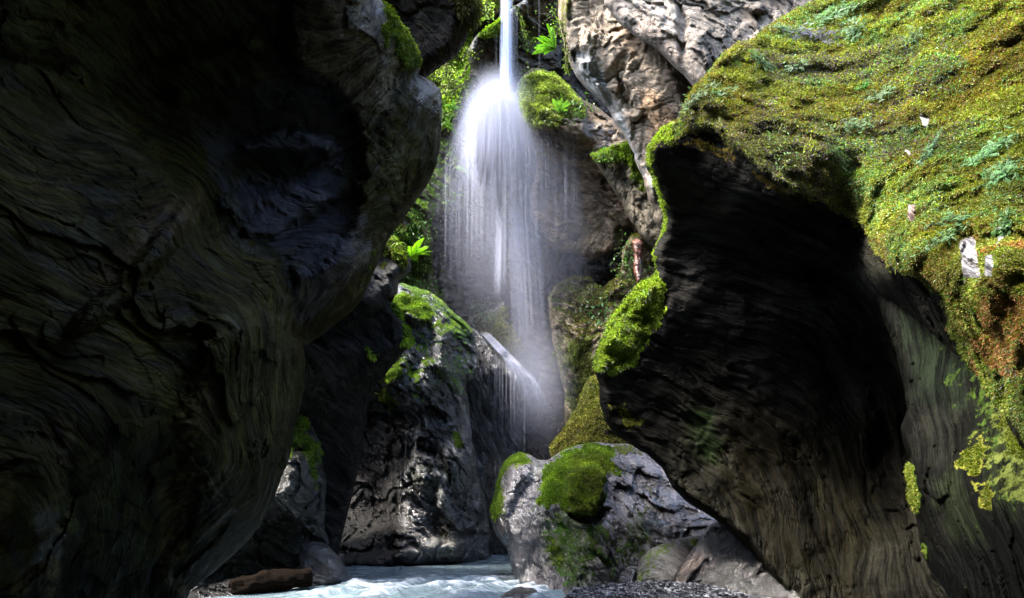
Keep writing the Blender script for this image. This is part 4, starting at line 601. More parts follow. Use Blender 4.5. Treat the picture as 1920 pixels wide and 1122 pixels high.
def empty(name, loc):
    o = bpy.data.objects.new(name, None); C.objects.link(o); o.empty_display_size = 0.2; o.location = Vector(loc); return o
def frond_geo(L, w_, arch, col, npin=20, r=rng):
    g = Geo(); pts = []
    for i in range(npin + 1):
        t = i / npin; pts.append(np.array([0, L * (t - 0.12 * t * t * arch), L * (0.55 * t - arch * 0.75 * t * t)]))
    g.tube(pts, 0.006 * L / 0.6, 0.002, (0.12, 0.10, 0.03), 4)
    for i in range(1, npin):
        t = i / npin; p = pts[i]; f = (pts[i + 1] - pts[i]); f /= np.linalg.norm(f); ww = w_ * math.sin(math.pi * min(1, t * 0.85 + 0.18)) ** 0.8
        for sg in (-1, 1):
            d = np.array([sg * 1.0, 0, 0]) + f * 0.45 + np.array([0, 0, -0.18 + r.normal(0, .08)]); cc = np.array(col) * (0.75 + 0.5 * r.random())
            g.leaf(p, d, np.cross(f, [sg, 0, 0]) * sg, ww, L / npin * 0.55, cc, 0.1)
    return g
FRV = {}
def fern(px, py, d, L, n, col, label, face=0.0, spread=1.0, seed=1, group=None, arch=1.0, tilt=0.0, stagger=0.3):
    r = np.random.default_rng(seed); o = empty('fern', W(px, py, d)); tag(o, label, 'fern', group)
    for i in range(n):
        k = (round(L, 1), tuple(np.round(col, 2)), i % 3)
        if k not in FRV:
            g = frond_geo(L, L * 0.16, arch * (0.8 + 0.35 * (i % 3)), col, 22, r); f = g.build('frond', M_leaf, o); FRV[k] = f.data
        else:
            f = bpy.data.objects.new('frond', FRV[k]); C.objects.link(f); f.parent = o
        a = face + (i / max(1, n - 1) - 0.5) * spread * 2 + r.normal(0, 0.12)
        f.rotation_euler = (tilt + r.normal(0, stagger), r.normal(0, 0.15), -a); s = 0.75 + 0.4 * r.random(); f.scale = (s, s, s)
    return o
# face angle 0 = away from camera (+y); pi/2 = to the right; pi = toward camera
fern(770, 488, 19.2, 0.74, 18, (0.17, 0.33, 0.015), 'large bright yellow-green fern fanning out above the crest of the wet ridge', face=1.9, spread=2.2, seed=3, arch=0.7, tilt=0.45)
fern(1040, 92, 20.3, 0.75, 10, (0.12, 0.28, 0.02), 'bright green fern arching left beside the top of the grey cliff', face=-1.5, spread=1.1, seed=5, tilt=0.35, arch=0.55)
fern(1050, 212, 19.7, 0.5, 12, (0.14, 0.28, 0.05), 'spiky light green fern on the mossy knob right of the fall', face=2.6, spread=2.4, seed=7, arch=0.5, tilt=0.6)
fern(876, 140, 21.6, 0.6, 8, (0.17, 0.27, 0.03), 'sunlit fern among the roots of the mossy bank', face=-1.9, spread=1.6, seed=8)
fern(850, 205, 21.6, 0.45, 7, (0.12, 0.26, 0.05), 'small fern at the foot of the sunlit mossy bank', face=2.9, spread=2.0, seed=9)
fern(895, 40, 21.8, 0.5, 7, (0.20, 0.29, 0.04), 'pale fern on the bank left of the fall\'s brink', face=-2.4, spread=1.8, seed=10)
fern(748, 458, 13.3, 0.22, 6, (0.15, 0.24, 0.015), 'drooping yellow-green fern tuft on the tip of the shadowed face', face=3.0, spread=1.6, seed=11, arch=1.5)
fern(838, 235, 21.7, 0.5, 6, (0.10, 0.20, 0.04), 'fern hanging in the spray left of the water under the sunlit bank', face=2.4, spread=1.4, seed=12, arch=1.4)
fern(862, 320, 21.6, 0.5, 6, (0.10, 0.18, 0.04), 'green fern drooping over the brow behind the left side of the spray', face=2.4, spread=1.4, seed=13, arch=1.5)
def leafy(px, py, d, size, n, col, label, seed, group, fill=0.5, drop=0.6, lw=0.35):
    r = np.random.default_rng(seed); g = Geo(); P0 = W(px, py, d)
    for i in range(n):
        p = P0 + np.array([r.normal(0, size * fill), r.normal(0, size * 0.3) - size * 0.2, r.normal(0, size * fill)])
        dr = r.normal(0, 1, 3); dr[2] -= drop * r.random() * 2 - drop * .3; dr[1] -= 0.5; cc = np.array(col) * (0.6 + 0.8 * r.random())
        g.leaf(p, dr, r.normal(0, 1, 3) + np.array([0, -1, 1.2]), size * (0.14 + 0.14 * r.random()), size * lw * 0.17, cc, 0.15)
        g.tube([P0, (P0 + p) / 2 + np.array([0, -0.02, 0.02]), p], 0.004, 0.002, (0.08, 0.07, 0.03), 3)
    o = g.build('leafy_plant', M_leaf); tag(o, label, 'plant', group); return o
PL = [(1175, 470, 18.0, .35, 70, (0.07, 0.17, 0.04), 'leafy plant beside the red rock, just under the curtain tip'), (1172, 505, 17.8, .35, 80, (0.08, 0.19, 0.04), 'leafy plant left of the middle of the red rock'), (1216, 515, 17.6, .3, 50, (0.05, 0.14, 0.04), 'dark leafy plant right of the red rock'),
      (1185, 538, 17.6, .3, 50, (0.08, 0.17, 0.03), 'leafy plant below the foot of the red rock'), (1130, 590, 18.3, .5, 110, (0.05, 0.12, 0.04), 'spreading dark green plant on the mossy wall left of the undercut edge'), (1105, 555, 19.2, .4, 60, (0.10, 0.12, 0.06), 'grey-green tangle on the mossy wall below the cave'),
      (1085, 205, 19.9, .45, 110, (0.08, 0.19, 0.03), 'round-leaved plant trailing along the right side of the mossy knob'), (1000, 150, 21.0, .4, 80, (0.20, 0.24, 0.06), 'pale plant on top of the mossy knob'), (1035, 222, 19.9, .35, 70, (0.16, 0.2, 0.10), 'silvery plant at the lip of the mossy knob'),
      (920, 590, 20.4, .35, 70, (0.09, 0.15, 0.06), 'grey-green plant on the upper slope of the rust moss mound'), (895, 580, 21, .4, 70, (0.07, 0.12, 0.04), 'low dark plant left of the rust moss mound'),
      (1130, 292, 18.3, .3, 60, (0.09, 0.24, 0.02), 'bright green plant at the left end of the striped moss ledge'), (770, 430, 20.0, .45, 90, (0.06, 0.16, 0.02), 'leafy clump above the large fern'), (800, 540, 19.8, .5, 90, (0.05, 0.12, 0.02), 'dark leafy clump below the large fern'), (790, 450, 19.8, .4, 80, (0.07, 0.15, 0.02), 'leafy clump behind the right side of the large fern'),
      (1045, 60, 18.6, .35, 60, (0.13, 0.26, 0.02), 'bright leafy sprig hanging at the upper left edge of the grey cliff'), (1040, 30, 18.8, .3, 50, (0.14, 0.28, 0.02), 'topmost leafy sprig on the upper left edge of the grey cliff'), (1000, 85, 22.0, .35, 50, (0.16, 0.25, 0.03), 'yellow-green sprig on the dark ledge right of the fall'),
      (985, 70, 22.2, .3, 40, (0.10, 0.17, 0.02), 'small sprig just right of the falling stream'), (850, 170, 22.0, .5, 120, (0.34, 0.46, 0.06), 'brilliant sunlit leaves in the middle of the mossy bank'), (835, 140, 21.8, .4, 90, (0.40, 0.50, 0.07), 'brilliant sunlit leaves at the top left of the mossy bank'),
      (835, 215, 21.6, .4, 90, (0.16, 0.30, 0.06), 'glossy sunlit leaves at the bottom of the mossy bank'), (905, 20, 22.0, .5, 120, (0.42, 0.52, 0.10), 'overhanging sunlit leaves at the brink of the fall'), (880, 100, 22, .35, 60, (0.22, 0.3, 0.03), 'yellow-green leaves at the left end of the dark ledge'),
      (958, 395, 21.9, .5, 90, (0.12, 0.17, 0.05), 'pale ferny plant on the spray-washed rib'), (1000, 440, 21.9, .4, 60, (0.12, 0.17, 0.05), 'pale tuft lower on the spray-washed rib'), (830, 375, 21.2, .45, 90, (0.09, 0.15, 0.03), 'fringe plant on the left end of the long brow'), (900, 372, 21.4, .4, 70, (0.09, 0.14, 0.04), 'fringe plant on the right end of the long brow'),
      (945, 395 + 90, 21.6, .25, 40, (0.12, 0.15, 0.03), 'small tuft on the left edge of the spray-washed rib'), (1060, 660, 18.7, .35, 50, (0.10, 0.14, 0.02), 'small olive plant on the wall behind the moss mound'), (1108, 722, 15.3, .15, 30, (0.08, 0.19, 0.03), 'tiny green plant at the top of the lumpy moss mound')]
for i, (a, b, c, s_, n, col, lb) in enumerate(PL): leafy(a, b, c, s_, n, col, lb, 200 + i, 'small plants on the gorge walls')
SCAPE = SHADE[right_wall.name]
def on_cape(px, py):
    q = (SCAPE['PX'] - px) ** 2 + (SCAPE['PY'] - py) ** 2; i = np.unravel_index(np.argmin(q), q.shape); return SCAPE['P'][i], SCAPE['N'][i]
def filmy(px, py, size, n, col, label, seed, group='small ferns on the moss cape'):
    r = np.random.default_rng(seed); g = Geo(); P0, N0 = on_cape(px, py)
    for i in range(n):
        p = P0 + r.normal(0, size, 3) * np.array([1, 0.3, 0.8]); p = p + N0 * (0.06 - (p - P0) @ N0)
        dr = N0 * 0.6 + r.normal(0, 0.7, 3) + np.array([0, 0, -0.5]); dr /= np.linalg.norm(dr); L = size * (0.34 + 0.28 * r.random()) * min(1.0, np.linalg.norm(P0 - CAM) / 7.0); cc = np.array(col) * (0.65 + 0.7 * r.random())
        up_ = N0 + r.normal(0, .2, 3); g.tube([P0 + N0 * 0.01, p, p + dr * L * 0.5 - np.array([0, 0, 0.06 * L]), p + dr * L - np.array([0, 0, .25 * L])], 0.002, 0.001, np.array(col) * 0.5, 3)
        for k in range(6):
            t = (k + 0.5) / 6; q = p + dr * L * t - np.array([0, 0, 0.25 * L * t * t]); sd_ = np.cross(dr, up_); sd_ /= np.linalg.norm(sd_)
            for sg in (-1, 1): g.leaf(q, sd_ * sg + dr * 0.7, up_, L * 0.34 * (1.1 - t * .8), L * 0.055, cc, 0.1)
    o = g.build('filmy_fern', M_leaf); tag(o, label, 'fern', group); return o
FF = [(1480, 60, .16, 60, (0.13, 0.22, 0.10), 'blue-green fern patch where the moss cape meets the grey cliff'), (1560, 30, .20, 90, (0.13, 0.25, 0.09), 'blue-green fern patch at the top edge of the moss cape'), (1600, 60, .18, 60, (0.12, 0.23, 0.09), 'fern patch hanging over the purple moss near the top'), (1530, 70, .18, 60, (0.12, 0.11, 0.15), 'purple-grey ferny patch near the top of the moss cape'),
      (1430, 125, .15, 50, (0.12, 0.21, 0.08), 'small fern patch on the upper left of the moss cape'), (1480, 135, .13, 30, (0.10, 0.19, 0.07), 'fern sprig under the purple moss'), (1345, 175, .13, 40, (0.07, 0.15, 0.03), 'dark green fern at the left corner of the moss cape'), (1310, 190, .12, 36, (0.07, 0.14, 0.03), 'darker fern at the far left tip of the moss cape'), (1622, 165, .08, 26, (0.06, 0.27, 0.02), 'vivid green small plant in the middle of the moss cape'),
      (1650, 185, .13, 40, (0.12, 0.21, 0.08), 'bluish fern beside the vivid small plant'), (1605, 240, .13, 40, (0.12, 0.21, 0.08), 'bluish fern in the centre of the moss cape'), (1560, 290, .12, 30, (0.10, 0.19, 0.06), 'small fern above the lower lip of the moss cape'), (1750, 285, .12, 40, (0.09, 0.2, 0.08), 'green fern right of the white bare stone'), (1860, 290, .14, 70, (0.10, 0.24, 0.08), 'lush fern tuft at the upper right of the moss cape'),
      (1885, 330, .12, 60, (0.08, 0.21, 0.06), 'lush fern tuft near the right frame edge'), (1800, 420, .10, 50, (0.11, 0.23, 0.09), 'pale fern above the bare wet rock'), (1780, 450, .09, 40, (0.11, 0.22, 0.08), 'pale fern left of the bare wet rock'), (1890, 420, .08, 40, (0.08, 0.2, 0.05), 'fern right of the bare wet rock'), (1700, 250, .08, 20, (0.1, 0.2, 0.08), 'tiny fern left of the white bare stone'), (1720, 75, .15, 40, (0.12, 0.2, 0.07), 'fern scatter in the upper right moss')]
for i, (a, b, s_, n, col, lb) in enumerate(FF): filmy(a, b, s_ * 1.2, int(n * 1.5), col, lb, 300 + i)
# mossy roots and branches at the sunlit bank
def branch(pts, r0, r1, label, col=(0.09, 0.085, 0.03)):
    g = Geo(); p = np.array([W(*q) for q in pts]); pp = []
    for i in range(len(p) - 1):
        for t in np.linspace(0, 1, 6, endpoint=False): pp.append(p[i] * (1 - t) + p[i + 1] * t + rng.normal(0, 0.02, 3))
    pp.append(p[-1]); g.tube(pp, r0, r1, col, 7)
    for q in pp[::1]:
        for k in range(9): g.leaf(q + rng.normal(0, r0 * .6, 3), rng.normal(0, 1, 3) + np.array([0, 0, -.8]), rng.normal(0, 1, 3), 0.11, 0.012, np.array([0.16, 0.21, 0.03]) * (0.5 + rng.random()), 0.2)
    o = g.build('mossy_branch', M_moss); tag(o, label, 'branch', 'mossy branches on the sunlit bank'); return o
branch([(838, 120, 21.4), (836, 138, 21.4), (838, 150, 21.4)], 0.05, 0.03, 'short upright mossy stub under the hanging rock')
branch([(878, 118, 21.3), (868, 140, 21.2), (850, 158, 21.2), (822, 166, 21.2)], 0.05, 0.02, 'long mossy branch slanting down left across the bank')
branch([(880, 150, 21.3), (865, 162, 21.2), (845, 172, 21.1), (826, 178, 21.0)], 0.04, 0.02, 'lower mossy branch slanting left across the bank')
branch([(808, 143, 20.8), (825, 148, 21), (845, 146, 21.2)], 0.03, 0.015, 'thin mossy twig at the left edge of the bank')
branch([(966, 10, 21.0), (978, 40, 21.3), (985, 66, 21.6)], 0.04, 0.02, 'thin root hanging right of the brink of the fall', (0.06, 0.045, 0.03))
branch([(1052, 40, 16.2), (1060, 75, 16.2), (1062, 110, 16.2), (1064, 135, 16.2)], 0.03, 0.015, 'pale root running down the left edge of the grey cliff', (0.2, 0.15, 0.08))

# ------------------------------------------------------------------ driftwood log
def log():
    A = W(430, 1108, 10.55); B = W(584, 1082, 11.2); n = 60; m = 24; V = []; ax = (B - A) / np.linalg.norm(B - A); u = np.cross(ax, [0, 0, 1]); u /= np.linalg.norm(u); v = np.cross(ax, u)
    t = np.linspace(0, 1, n)[:, None]; a = np.linspace(0, 2 * np.pi, m, endpoint=False)[None, :]
    q = np.stack([t * 8 + 0 * a, np.cos(a) * 2 + 0 * t, np.sin(a) * 2 + 0 * t], -1)
    r_ = 0.16 * (1 - 0.12 * t) * (1 + 0.45 * fbm(q * np.array([0.9, 1.6, 1.6]), 4, 9) + 0.15 * fbm(q * 0.5, 2, 3)); r_[0] *= 0.6; r_[-1] *= 0.55
    P = A + (B - A) * t[..., None] + u * (np.cos(a) * r_)[..., None] + v * (np.sin(a) * r_)[..., None]
    P[..., 2] += 0.04 * np.sin(t * 3.1) ; V = P.reshape(-1, 3); i = np.arange(n * m).reshape(n, m); j = np.roll(i, -1, 1)
    Q = np.stack([i[:-1], j[:-1], j[1:], i[1:]], -1).reshape(-1, 4)
    c0 = len(V); V = np.concatenate([V, [A], [B]]); caps = [[i[0, k], i[0, (k + 1) % m], c0, c0] for k in range(0)]
    N = len(V); o = newmesh('driftwood_log', V, Q, M_dark, attrs=dict(base=np.tile([0.013, 0.008, 0.005], (N, 1)), moss=np.zeros(N), mcol=np.zeros((N, 3)), pot=np.append((a + 0 * t).ravel() * 1.5, [0, 0]), wet=np.full(N, 0.1)))
    tag(o, 'dark brown waterlogged driftwood log lying against the black boulder', 'log')
log()

# ------------------------------------------------------------------ river
def water_mat():
    b = NB('glacial_water'); geo = b.n.new('ShaderNodeNewGeometry').outputs['Position']; fo = b.attr('foam')
    mp = b.n.new('ShaderNodeMapping'); mp.inputs['Rotation'].default_value = (0, 0, R(25)); mp.inputs['Scale'].default_value = (1.2, 3.2, 1); b.S(mp.inputs['Vector'], geo)
    n1 = b.noise(mp.outputs[0], 3.0, 6, 0.65, dist=0.8); n2 = b.noise(mp.outputs[0], 9, 4, 0.6, dist=0.5)
    f = b.math('ADD', fo, b.math('MULTIPLY', b.math('SUBTRACT', n1, 0.5), 1.8)); f = b.math('ADD', f, b.math('MULTIPLY', b.math('SUBTRACT', n2, 0.5), 0.7)); f = b.ramp(f, 0.3, 1.1)
    deep = b.mix(b.ramp(n1, 0.3, 0.7), (0.10, 0.145, 0.165), (0.20, 0.26, 0.29)); b.S(b.b.inputs['Base Color'], b.mix(f, deep, (0.62, 0.67, 0.74)))
    b.S(b.b.inputs['Roughness'], b.math('ADD', 0.12, b.math('MULTIPLY', f, 0.5)))
    b.b.inputs['IOR'].default_value = 1.33
    bp = b.n.new('ShaderNodeBump'); bp.inputs['Strength'].default_value = 0.5; b.S(bp.inputs['Height'], b.math('ADD', b.math('MULTIPLY', n1, 0.12), b.math('MULTIPLY', n2, 0.04))); b.S(b.b.inputs['Normal'], bp.outputs[0])
    return b.m
M_water = water_mat()
def river():
    xs = np.concatenate([np.linspace(-9, -5.2, 20), np.linspace(-5, 3, 260), np.linspace(3.3, 9, 20)]); ys = np.concatenate([np.linspace(-5, 8, 30), np.linspace(8.05, 19, 330), np.linspace(19.4, 28, 20)])
    X, Y = np.meshgrid(xs, ys); c, s_ = math.cos(R(25)), math.sin(R(25)); A = X * c + Y * s_; B = -X * s_ + Y * c
    P = np.stack([A * 1.0, B * 2.2, X * 0], -1)
    # rapids: rough water crossing from the left bank to the foot of the boulder
    band = np.exp(-((Y - (11.9 + 0.18 * (X + 2))) / 1.7) ** 2) * sst(X, -4.2, -2.6); turb = sst(band, 0.15, 0.9)
    w1 = ridged(P * 0.9, 4, 3); Z = 0.02 + turb * (0.13 * w1 + 0.06 * fbm(P * 3, 3, 8)) + 0.012 * fbm(P * 2.5, 3, 4)
    foam = np.clip(turb * (0.16 + 1.0 * w1) - 0.12 + 0.10 * sst(Y, 15.5, 17.5), 0, 1.2)
    i = np.arange(X.size).reshape(X.shape); Q = np.stack([i[:-1, :-1], i[:-1, 1:], i[1:, 1:], i[1:, :-1]], -1).reshape(-1, 4)
    o = newmesh('river', np.stack([X, Y, Z], -1).reshape(-1, 3), Q, M_water, attrs=dict(foam=foam.ravel())); tag(o, kind='structure')
river()
# ------------------------------------------------------------------ gravel
def gravel():
    b = NB('gravel_stone'); c = b.attr('col', 'Color'); geo = b.n.new('ShaderNodeNewGeometry').outputs['Position']; b.S(b.b.inputs['Base Color'], c); b.S(b.b.inputs['Roughness'], b.ramp(b.noise(geo, 14, 3), .35, .65, .25, .6))
    xs = np.linspace(0.2, 5, 90); ys = np.linspace(6, 11, 90); X, Y = np.meshgrid(xs, ys); Z = 0.36 - 0.10 * ((X - 1.9) / 1.2) ** 2 + fbm(np.stack([X, Y, X * 0], -1), 3, 2) * 0.04 - sst(-(X - 0.9), 0, 0.7) * 0.6 - sst(Y, 9.6, 11) * 0.2
    i = np.arange(X.size).reshape(X.shape); Q = np.stack([i[:-1, :-1], i[:-1, 1:], i[1:, 1:], i[1:, :-1]], -1).reshape(-1, 4); n = X.size
    o = newmesh('gravel_bank', np.stack([X, Y, Z], -1).reshape(-1, 3), Q, b.m, attrs=dict(col=np.tile([0.06, 0.062, 0.068], (n, 1)))); tag(o, kind='structure')
    N = 9000; r = np.random.default_rng(5); x = r.uniform(0.6, 3.6, N); y = r.uniform(8.2, 10.4, N)
    z = 0.36 - 0.10 * ((x - 1.9) / 1.2) ** 2 + fbm(np.stack([x, y, x * 0], -1), 3, 2) * 0.04 - sst(-(x - 0.9), 0, 0.7) * 0.6 - sst(y, 9.6, 11) * 0.2
    k = 7; a = np.linspace(0, 2 * np.pi, k, endpoint=False); sz = 0.012 + 0.03 * r.random(N) ** 2.2
    ring = np.stack([np.cos(a), np.sin(a), 0 * a], -1)[None] * (1 + r.normal(0, .2, (N, k, 1))) * np.stack([sz * 1.3, sz * 0.8, sz * 0], -1)[:, None, :]
    V = np.concatenate([ring * 0.9 + np.array([0, 0, 1]) * (sz * .22)[:, None, None], ring * 1.08, ring * 0.8 - np.array([0, 0, 1]) * (sz * .3)[:, None, None]], 1)
    th = r.uniform(0, 6.28, N); tx = r.normal(0, .35, N); ct, st = np.cos(th), np.sin(th); Rz = np.zeros((N, 3, 3)); Rz[:, 0, 0] = ct; Rz[:, 0, 1] = -st; Rz[:, 1, 0] = st; Rz[:, 1, 1] = ct; Rz[:, 2, 2] = 1
    cx, sx = np.cos(tx), np.sin(tx); Rx = np.zeros((N, 3, 3)); Rx[:, 0, 0] = 1; Rx[:, 1, 1] = cx; Rx[:, 1, 2] = -sx; Rx[:, 2, 1] = sx; Rx[:, 2, 2] = cx
    M = np.einsum('nij,njk->nik', Rz, Rx); V = np.einsum('nij,nkj->nki', M, V) + np.stack([x, y, z + 0.012 + r.random(N) * 0.02], -1)[:, None, :]
    b0 = (np.arange(N) * 3 * k)[:, None, None]; j = np.arange(k); jn = (j + 1) % k
    q1 = np.stack([j, jn, jn + k, j + k], -1); q2 = q1[:, [0, 1, 2, 3]] + k; top = np.array([[0, 1, 2, 3], [0, 3, 4, 5]]); top2 = np.array([[0, 5, 6, 0]])
    QQ = np.concatenate([(b0 + q1[None]).reshape(-1, 4), (b0 + q2[None]).reshape(-1, 4), (b0 + top[None]).reshape(-1, 4)])
    cv = (np.array([0.26, 0.27, 0.30]) * (0.35 + 1.3 * r.random((N, 1)) ** 1.5) + (r.random((N, 1)) > 0.95) * 0.25)[:, None, :].repeat(3 * k, 1).reshape(-1, 3)
    g = newmesh('gravel', V.reshape(-1, 3), QQ, b.m, smooth=False, attrs=dict(col=cv)); tag(g, 'bar of grey slate gravel at the foot of the mossy boulder', 'gravel', kind='stuff')
gravel()
# small stones in the rapids
def stone(px, py, d, sx, sz_, col, label, seed):
    n1, n2 = 20, 12; u = np.linspace(0, 2 * np.pi, n1, endpoint=False); v = np.linspace(0.05, np.pi - 0.05, n2); Uu, Vv = np.meshgrid(u, v)
    D = np.stack([np.cos(Uu) * np.sin(Vv), np.sin(Uu) * np.sin(Vv), np.cos(Vv)], -1); P = D * np.array([sx, sx * .7, sz_]) * (1 + 0.3 * fbm(D * 1.6 + seed, 3, seed)[..., None]) + W(px, py, d)
    i = np.arange(n1 * n2).reshape(n2, n1); j = np.roll(i, -1, 1); Q = np.stack([i[:-1], i[1:], j[1:], j[:-1]], -1).reshape(-1, 4); N = n1 * n2; V = P.reshape(-1, 3)
    o = newmesh('river_stone', V, Q, M_wet, attrs=dict(base=np.tile(col, (N, 1)), moss=np.zeros(N), mcol=np.zeros((N, 3)), pot=V[:, 2] * 2, wet=np.full(N, 0.8))); tag(o, label, 'stone', 'stones breaking the river surface')
stone(691, 1081, 13.6, 0.15, 0.06, (0.05, 0.035, 0.03), 'small dark stone breaking the surface right of the black boulder', 1)
stone(872, 1090, 12.9, 0.12, 0.05, (0.25, 0.13, 0.09), 'reddish stone awash in the white rapids', 2)
stone(935, 1108, 11.5, 0.09, 0.05, (0.22, 0.08, 0.06), 'small red-brown stone in foam beside the mossy boulder', 3)
stone(975, 1120, 10.4, 0.30, 0.14, (0.03, 0.027, 0.025), 'black stone at the water\'s edge under the mossy boulder', 4)
stone(870, 1045 + 30, 13.9, 0.07, 0.03, (0.12, 0.08, 0.07), 'tiny stone in the upper rapids', 5)

# ------------------------------------------------------------------ waterfall
def fall_mat(name, a0):
    b = NB(name); al = b.attr('alpha'); b.b.inputs['Base Color'].default_value = (0.86, 0.87, 0.98, 1); b.b.inputs['Roughness'].default_value = 0.5; b.b.inputs['Specular IOR Level'].default_value = 0.2
    tr = b.n.new('ShaderNodeBsdfTranslucent'); tr.inputs[0].default_value = (0.86, 0.87, 0.98, 1); m1 = b.n.new('ShaderNodeMixShader'); m1.inputs[0].default_value = 0.5
    b.t.links.new(b.b.outputs[0], m1.inputs[1]); b.t.links.new(tr.outputs[0], m1.inputs[2])
    tp = b.n.new('ShaderNodeBsdfTransparent'); m2 = b.n.new('ShaderNodeMixShader'); b.S(m2.inputs[0], b.math('MULTIPLY', al, a0, cl=True)); b.t.links.new(tp.outputs[0], m2.inputs[1]); b.t.links.new(m1.outputs[0], m2.inputs[2]); b.t.links.new(m2.outputs[0], b.out.inputs[0])
    return b.m
M_fall = fall_mat('falling_water', 1.0)
def strands(name, paths, widths, alphas, parent):
    """paths: n x k x 3 world points; each strand is a narrow three-sided thread of water"""
    n, k, _ = paths.shape; T = np.gradient(paths, axis=1); T /= np.linalg.norm(T, axis=-1, keepdims=True)
    r = np.random.default_rng(3); ang = r.uniform(-0.9, 0.9, n); sdv = np.stack([np.cos(ang), np.sin(ang), 0 * ang], -1)[:, None, :]
    V = np.stack([paths - sdv * widths[..., None] / 2, paths + sdv * widths[..., None] / 2], 2).reshape(-1, 3)
    al = np.stack([alphas, alphas], 2).reshape(-1); b0 = (np.arange(n) * k * 2)[:, None, None]; j = np.arange(k - 1)[:, None] * 2
    Q = (b0 + (j + np.array([0, 1, 3, 2]))[None]).reshape(-1, 4)
    o = newmesh(name, V, Q, M_fall, parent=parent, attrs=dict(alpha=al)); return o
fall = empty('waterfall', W(955, 780, 20)); tag(fall, 'tall thin white waterfall striking a ledge and fanning into veils of spray', 'waterfall')
def wl(P): return P - np.array(fall.location)
r = np.random.default_rng(12); K = 22; t = np.linspace(0, 1, K)[None, :]
# upper stream: from the brink down to the ledge
n = 130; x0 = 949 + r.normal(0, 4.2, n); x1 = x0 + (x0 - 950) * 0.3 + 1; d0 = 20.9 + r.normal(0, .08, n)
px = x0[:, None] * (1 - t) + x1[:, None] * t; yend = 165 + r.normal(0, 8, n); py = -30 + (yend[:, None] + 30) * t; core = np.exp(-((x0 - 949) / 5) ** 2)[:, None]
strands('upper_stream', wl(W(px, py, d0[:, None] + 0 * t)), (0.02 + 0.05 * r.random(n))[:, None] * (1 + 0.3 * t), (0.2 + 0.6 * r.random(n)[:, None] * core) * sst(1.03 - t, 0, .1), fall)
xs_ = np.array([938, 941, 943, 964, 967, 971, 930, 1012]); n = len(xs_) * 4; x0 = np.repeat(xs_, 4) + r.normal(0, 1.2, n)
px = x0[:, None] + 0 * t; py = np.repeat(np.array([25, 28, 30, 10, 10, 16, 60, -10]), 4)[:, None] * (1 - t) + (165 + r.normal(0, 12, n))[:, None] * t
strands('side_drip', wl(W(px, py, 20.9 + 0 * px)), np.full((n, 1), 0.008) + 0 * t, 0.06 + 0.14 * r.random((n, 1)) + 0 * t, fall)
# fan: thrown off the ledge in parabolas
n = 1500; s0 = r.normal(0, 1, n); ang = np.clip(s0 * 0.6 - 0.16, -1.45, 1.15); P0 = W(934 + r.normal(0, 15, n), 184 + r.normal(0, 14, n), 20.9 + r.normal(0, .2, n))
vx = np.sin(ang) * (0.5 + 1.5 * r.random(n)) * 1.0; vz = (0.5 + 0.9 * r.random(n)) * np.cos(ang) * 1.2; vy = -0.5 * r.random(n) - 0.1
Tm = 0.35 + 0.85 * r.random(n) ** 0.8; tt = t * Tm[:, None]; P = P0[:, None, :] + np.stack([vx[:, None] * tt, vy[:, None] * tt, vz[:, None] * tt - 4.9 * tt * tt], -1)
al = (0.010 + 0.036 * r.random(n))[:, None] * sst(t, 0, .22) * sst(1 - t, 0, .6)
strands('spray_fan', wl(P), (0.03 + 0.05 * r.random(n))[:, None] * (1 + 1.2 * t), al, fall)
# thin long threads of rain falling from the fan and the overhang
n = 900; x0 = np.where(r.random(n) < 0.6, 940 + r.normal(0, 36, n), r.uniform(835, 1095, n)); ytop = 170 + np.abs(x0 - 935) * 0.9 + r.normal(0, 14, n); yl = 160 + 260 * r.random(n) * np.where(np.abs(x0 - 950) < 50, 1.2, .9)
yl = np.minimum(yl, np.where(np.abs(x0 - 985) < 40, 500, 380)); dd = 20.3 + r.normal(0, .5, n) ; px = x0[:, None] + 3 * t * np.sign(x0 - 940)[:, None]; py = ytop[:, None] + yl[:, None] * t
strands('falling_thread', wl(W(px, py, dd[:, None] + 0 * t)), (0.008 + 0.03 * r.random(n) ** 2)[:, None] + 0 * t, (0.02 + 0.11 * r.random(n))[:, None] * sst(t, 0, .3) * sst(1 - t, 0, .5), fall)
n = 150; x0 = np.concatenate([r.uniform(985, 1092, 110), r.uniform(838, 900, 40)]); px = x0[:, None] + 0 * t; yt = np.where(x0 > 960, 215 + (x0 - 985) * 0.45, 300) + r.normal(0, 20, n); py = yt[:, None] + (150 + 200 * r.random(n))[:, None] * t
strands('falling_thread', wl(W(px, py, 19.7 + r.normal(0, .2, n)[:, None] + 0 * t)), (0.006 + 0.014 * r.random(n))[:, None] + 0 * t, (0.03 + 0.22 * r.random(n) ** 3)[:, None] * sst(t, 0, .5) * sst(1 - t, 0, .4), fall)
# middle column dropping to the foot
n = 300; x0 = np.where(r.random(n) < 0.3, 938 + r.normal(0, 4, n), 972 + r.normal(0, 17, n)); px = x0[:, None] + (x0[:, None] - 960) * 0.25 * t + 14 * t * (x0[:, None] > 950); py = (330 + r.normal(0, 40, n))[:, None] * (1 - t) + np.where(x0 < 950, 570, 690)[:, None] * t
strands('lower_veil', wl(W(px, py, 20.0 + r.normal(0, .3, n)[:, None] + 0 * t)), (0.015 + 0.06 * r.random(n))[:, None] + 0 * t, (0.02 + 0.07 * r.random(n))[:, None] * sst(t, 0, .25) * sst(1 - t, 0, .35), fall)
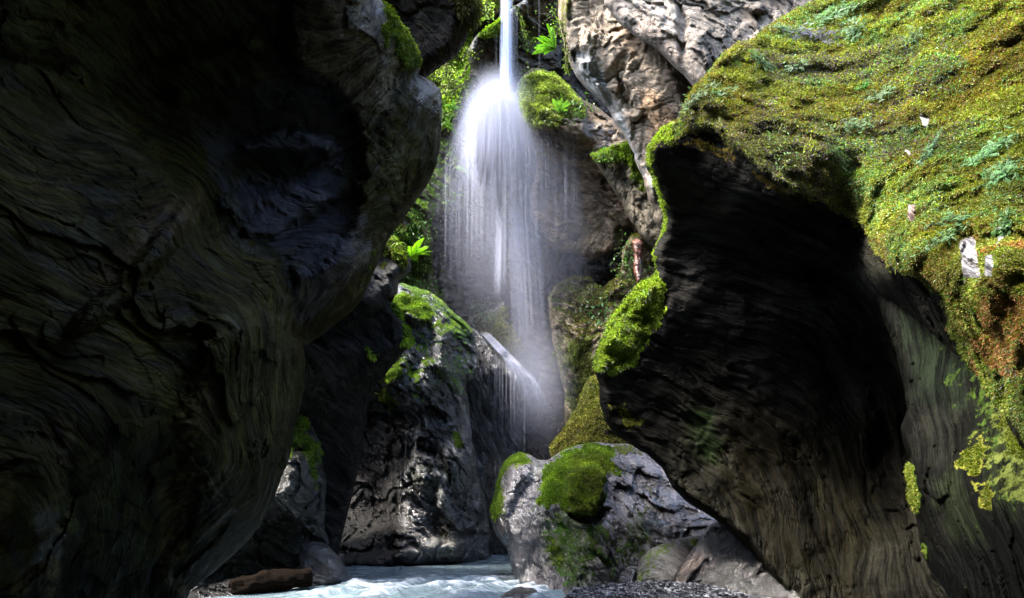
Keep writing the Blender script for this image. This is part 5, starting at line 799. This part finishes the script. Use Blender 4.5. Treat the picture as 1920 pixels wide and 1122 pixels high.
# foot: water sliding down the slanted top of the fin, then jumping off as soft spray
chute = []
n = 260; q = r.random(n); A = np.array([(896, 622), (908, 630), (930, 655), (950, 674), (970, 688), (988, 703)], float)
s_ = np.linspace(0, 1, K); base_x = np.interp(s_, np.linspace(0, 1, 6), A[:, 0]); base_y = np.interp(s_, np.linspace(0, 1, 6), A[:, 1])
off = r.random(n)[:, None] * 22 * (0.25 + 0.75 * np.sin(np.pi * np.clip(s_ * .9 + .1, 0, 1)))[None]; px = base_x[None] + off * 0.55; py = base_y[None] - off * 0.35 + 2
dd = np.interp(s_, [0, .5, 1], [18.5, 18.05, 18.3])[None] + 0 * px
strands('slanting_chute', wl(W(px, py, dd)), (0.01 + 0.03 * r.random(n))[:, None] + np.zeros((n, K)), (0.01 + 0.085 * r.random(n) ** 1.5)[:, None] * sst(s_, 0, .45)[None] * sst(1.02 - s_, 0, .15)[None], fall)
n = 420; P0 = W(950 + 38 * r.random(n), 0, 18.2); sp_ = r.random(n); P0 = W(940 + 46 * sp_, 668 + 36 * sp_ + r.normal(0, 2, n), 18.1 + r.normal(0, .1, n)); vx = 0.5 + 1.3 * r.random(n); vz = 0.3 * r.normal(0, 1, n) - 0.2; Tm = 0.25 + 0.4 * r.random(n); tt = t * Tm[:, None]
P = P0[:, None, :] + np.stack([vx[:, None] * tt, -0.2 * tt, vz[:, None] * tt - 4.9 * tt * tt], -1)
strands('chute_spray', wl(P), (0.03 + 0.05 * r.random(n))[:, None] + 0 * t, (0.015 + 0.05 * r.random(n))[:, None] * sst(t, 0, .1) * sst(1 - t, 0, .7), fall)
n = 60; x0 = r.uniform(925, 985, n); px = x0[:, None] + 0 * t; py = (700 + (x0 - 985) * .6)[:, None] + r.uniform(60, 170, n)[:, None] * t
strands('fin_drip', wl(W(px, py, 17.75 + 0 * px)), np.full((n, K), 0.012), (0.05 + 0.12 * r.random(n))[:, None] + 0 * t, fall)

# ------------------------------------------------------------------ spray hanging in the air
def mist(name, c, rad, dens, label, aniso=0.3):
    bpy_me = bpy.data.meshes.new(name); import bmesh as bm_; b = bm_.new(); bm_.ops.create_icosphere(b, subdivisions=4, radius=1.0); b.to_mesh(bpy_me); b.free()
    o = bpy.data.objects.new(name, bpy_me); C.objects.link(o); o.location = Vector(c); o.scale = rad
    m = bpy.data.materials.new(name); m.use_nodes = True; t_ = m.node_tree; t_.nodes.remove(t_.nodes['Principled BSDF']); out = t_.nodes['Material Output']
    pv = t_.nodes.new('ShaderNodeVolumePrincipled'); pv.inputs['Color'].default_value = (0.80, 0.83, 1.0, 1); pv.inputs['Anisotropy'].default_value = aniso
    tc = t_.nodes.new('ShaderNodeTexCoord'); ln = t_.nodes.new('ShaderNodeVectorMath'); ln.operation = 'LENGTH'; t_.links.new(tc.outputs['Object'], ln.inputs[0])
    mr = t_.nodes.new('ShaderNodeMapRange'); mr.interpolation_type = 'SMOOTHSTEP'; t_.links.new(ln.outputs['Value'], mr.inputs[0]); mr.inputs[1].default_value = 1.0; mr.inputs[2].default_value = 0.0; mr.inputs[3].default_value = 0; mr.inputs[4].default_value = dens
    t_.links.new(mr.outputs[0], pv.inputs['Density']); t_.links.new(pv.outputs[0], out.inputs['Volume']); bpy_me.materials.append(m); tag(o, label, 'mist', kind='stuff'); return o
mist('mist', W(938, 250, 20.8), (1.6, 1.2, 2.6), 2.0, 'dense white spray where the falling water hits the ledge')
mist('mist', W(965, 430, 20.2), (3.0, 2.2, 5.4), 0.12, 'thin bluish spray drifting before the dark hollow')
mist('mist', W(1000, 720, 18.8), (1.4, 1.2, 2.4), 0.45, 'soft spray puff at the foot of the slanting chute')
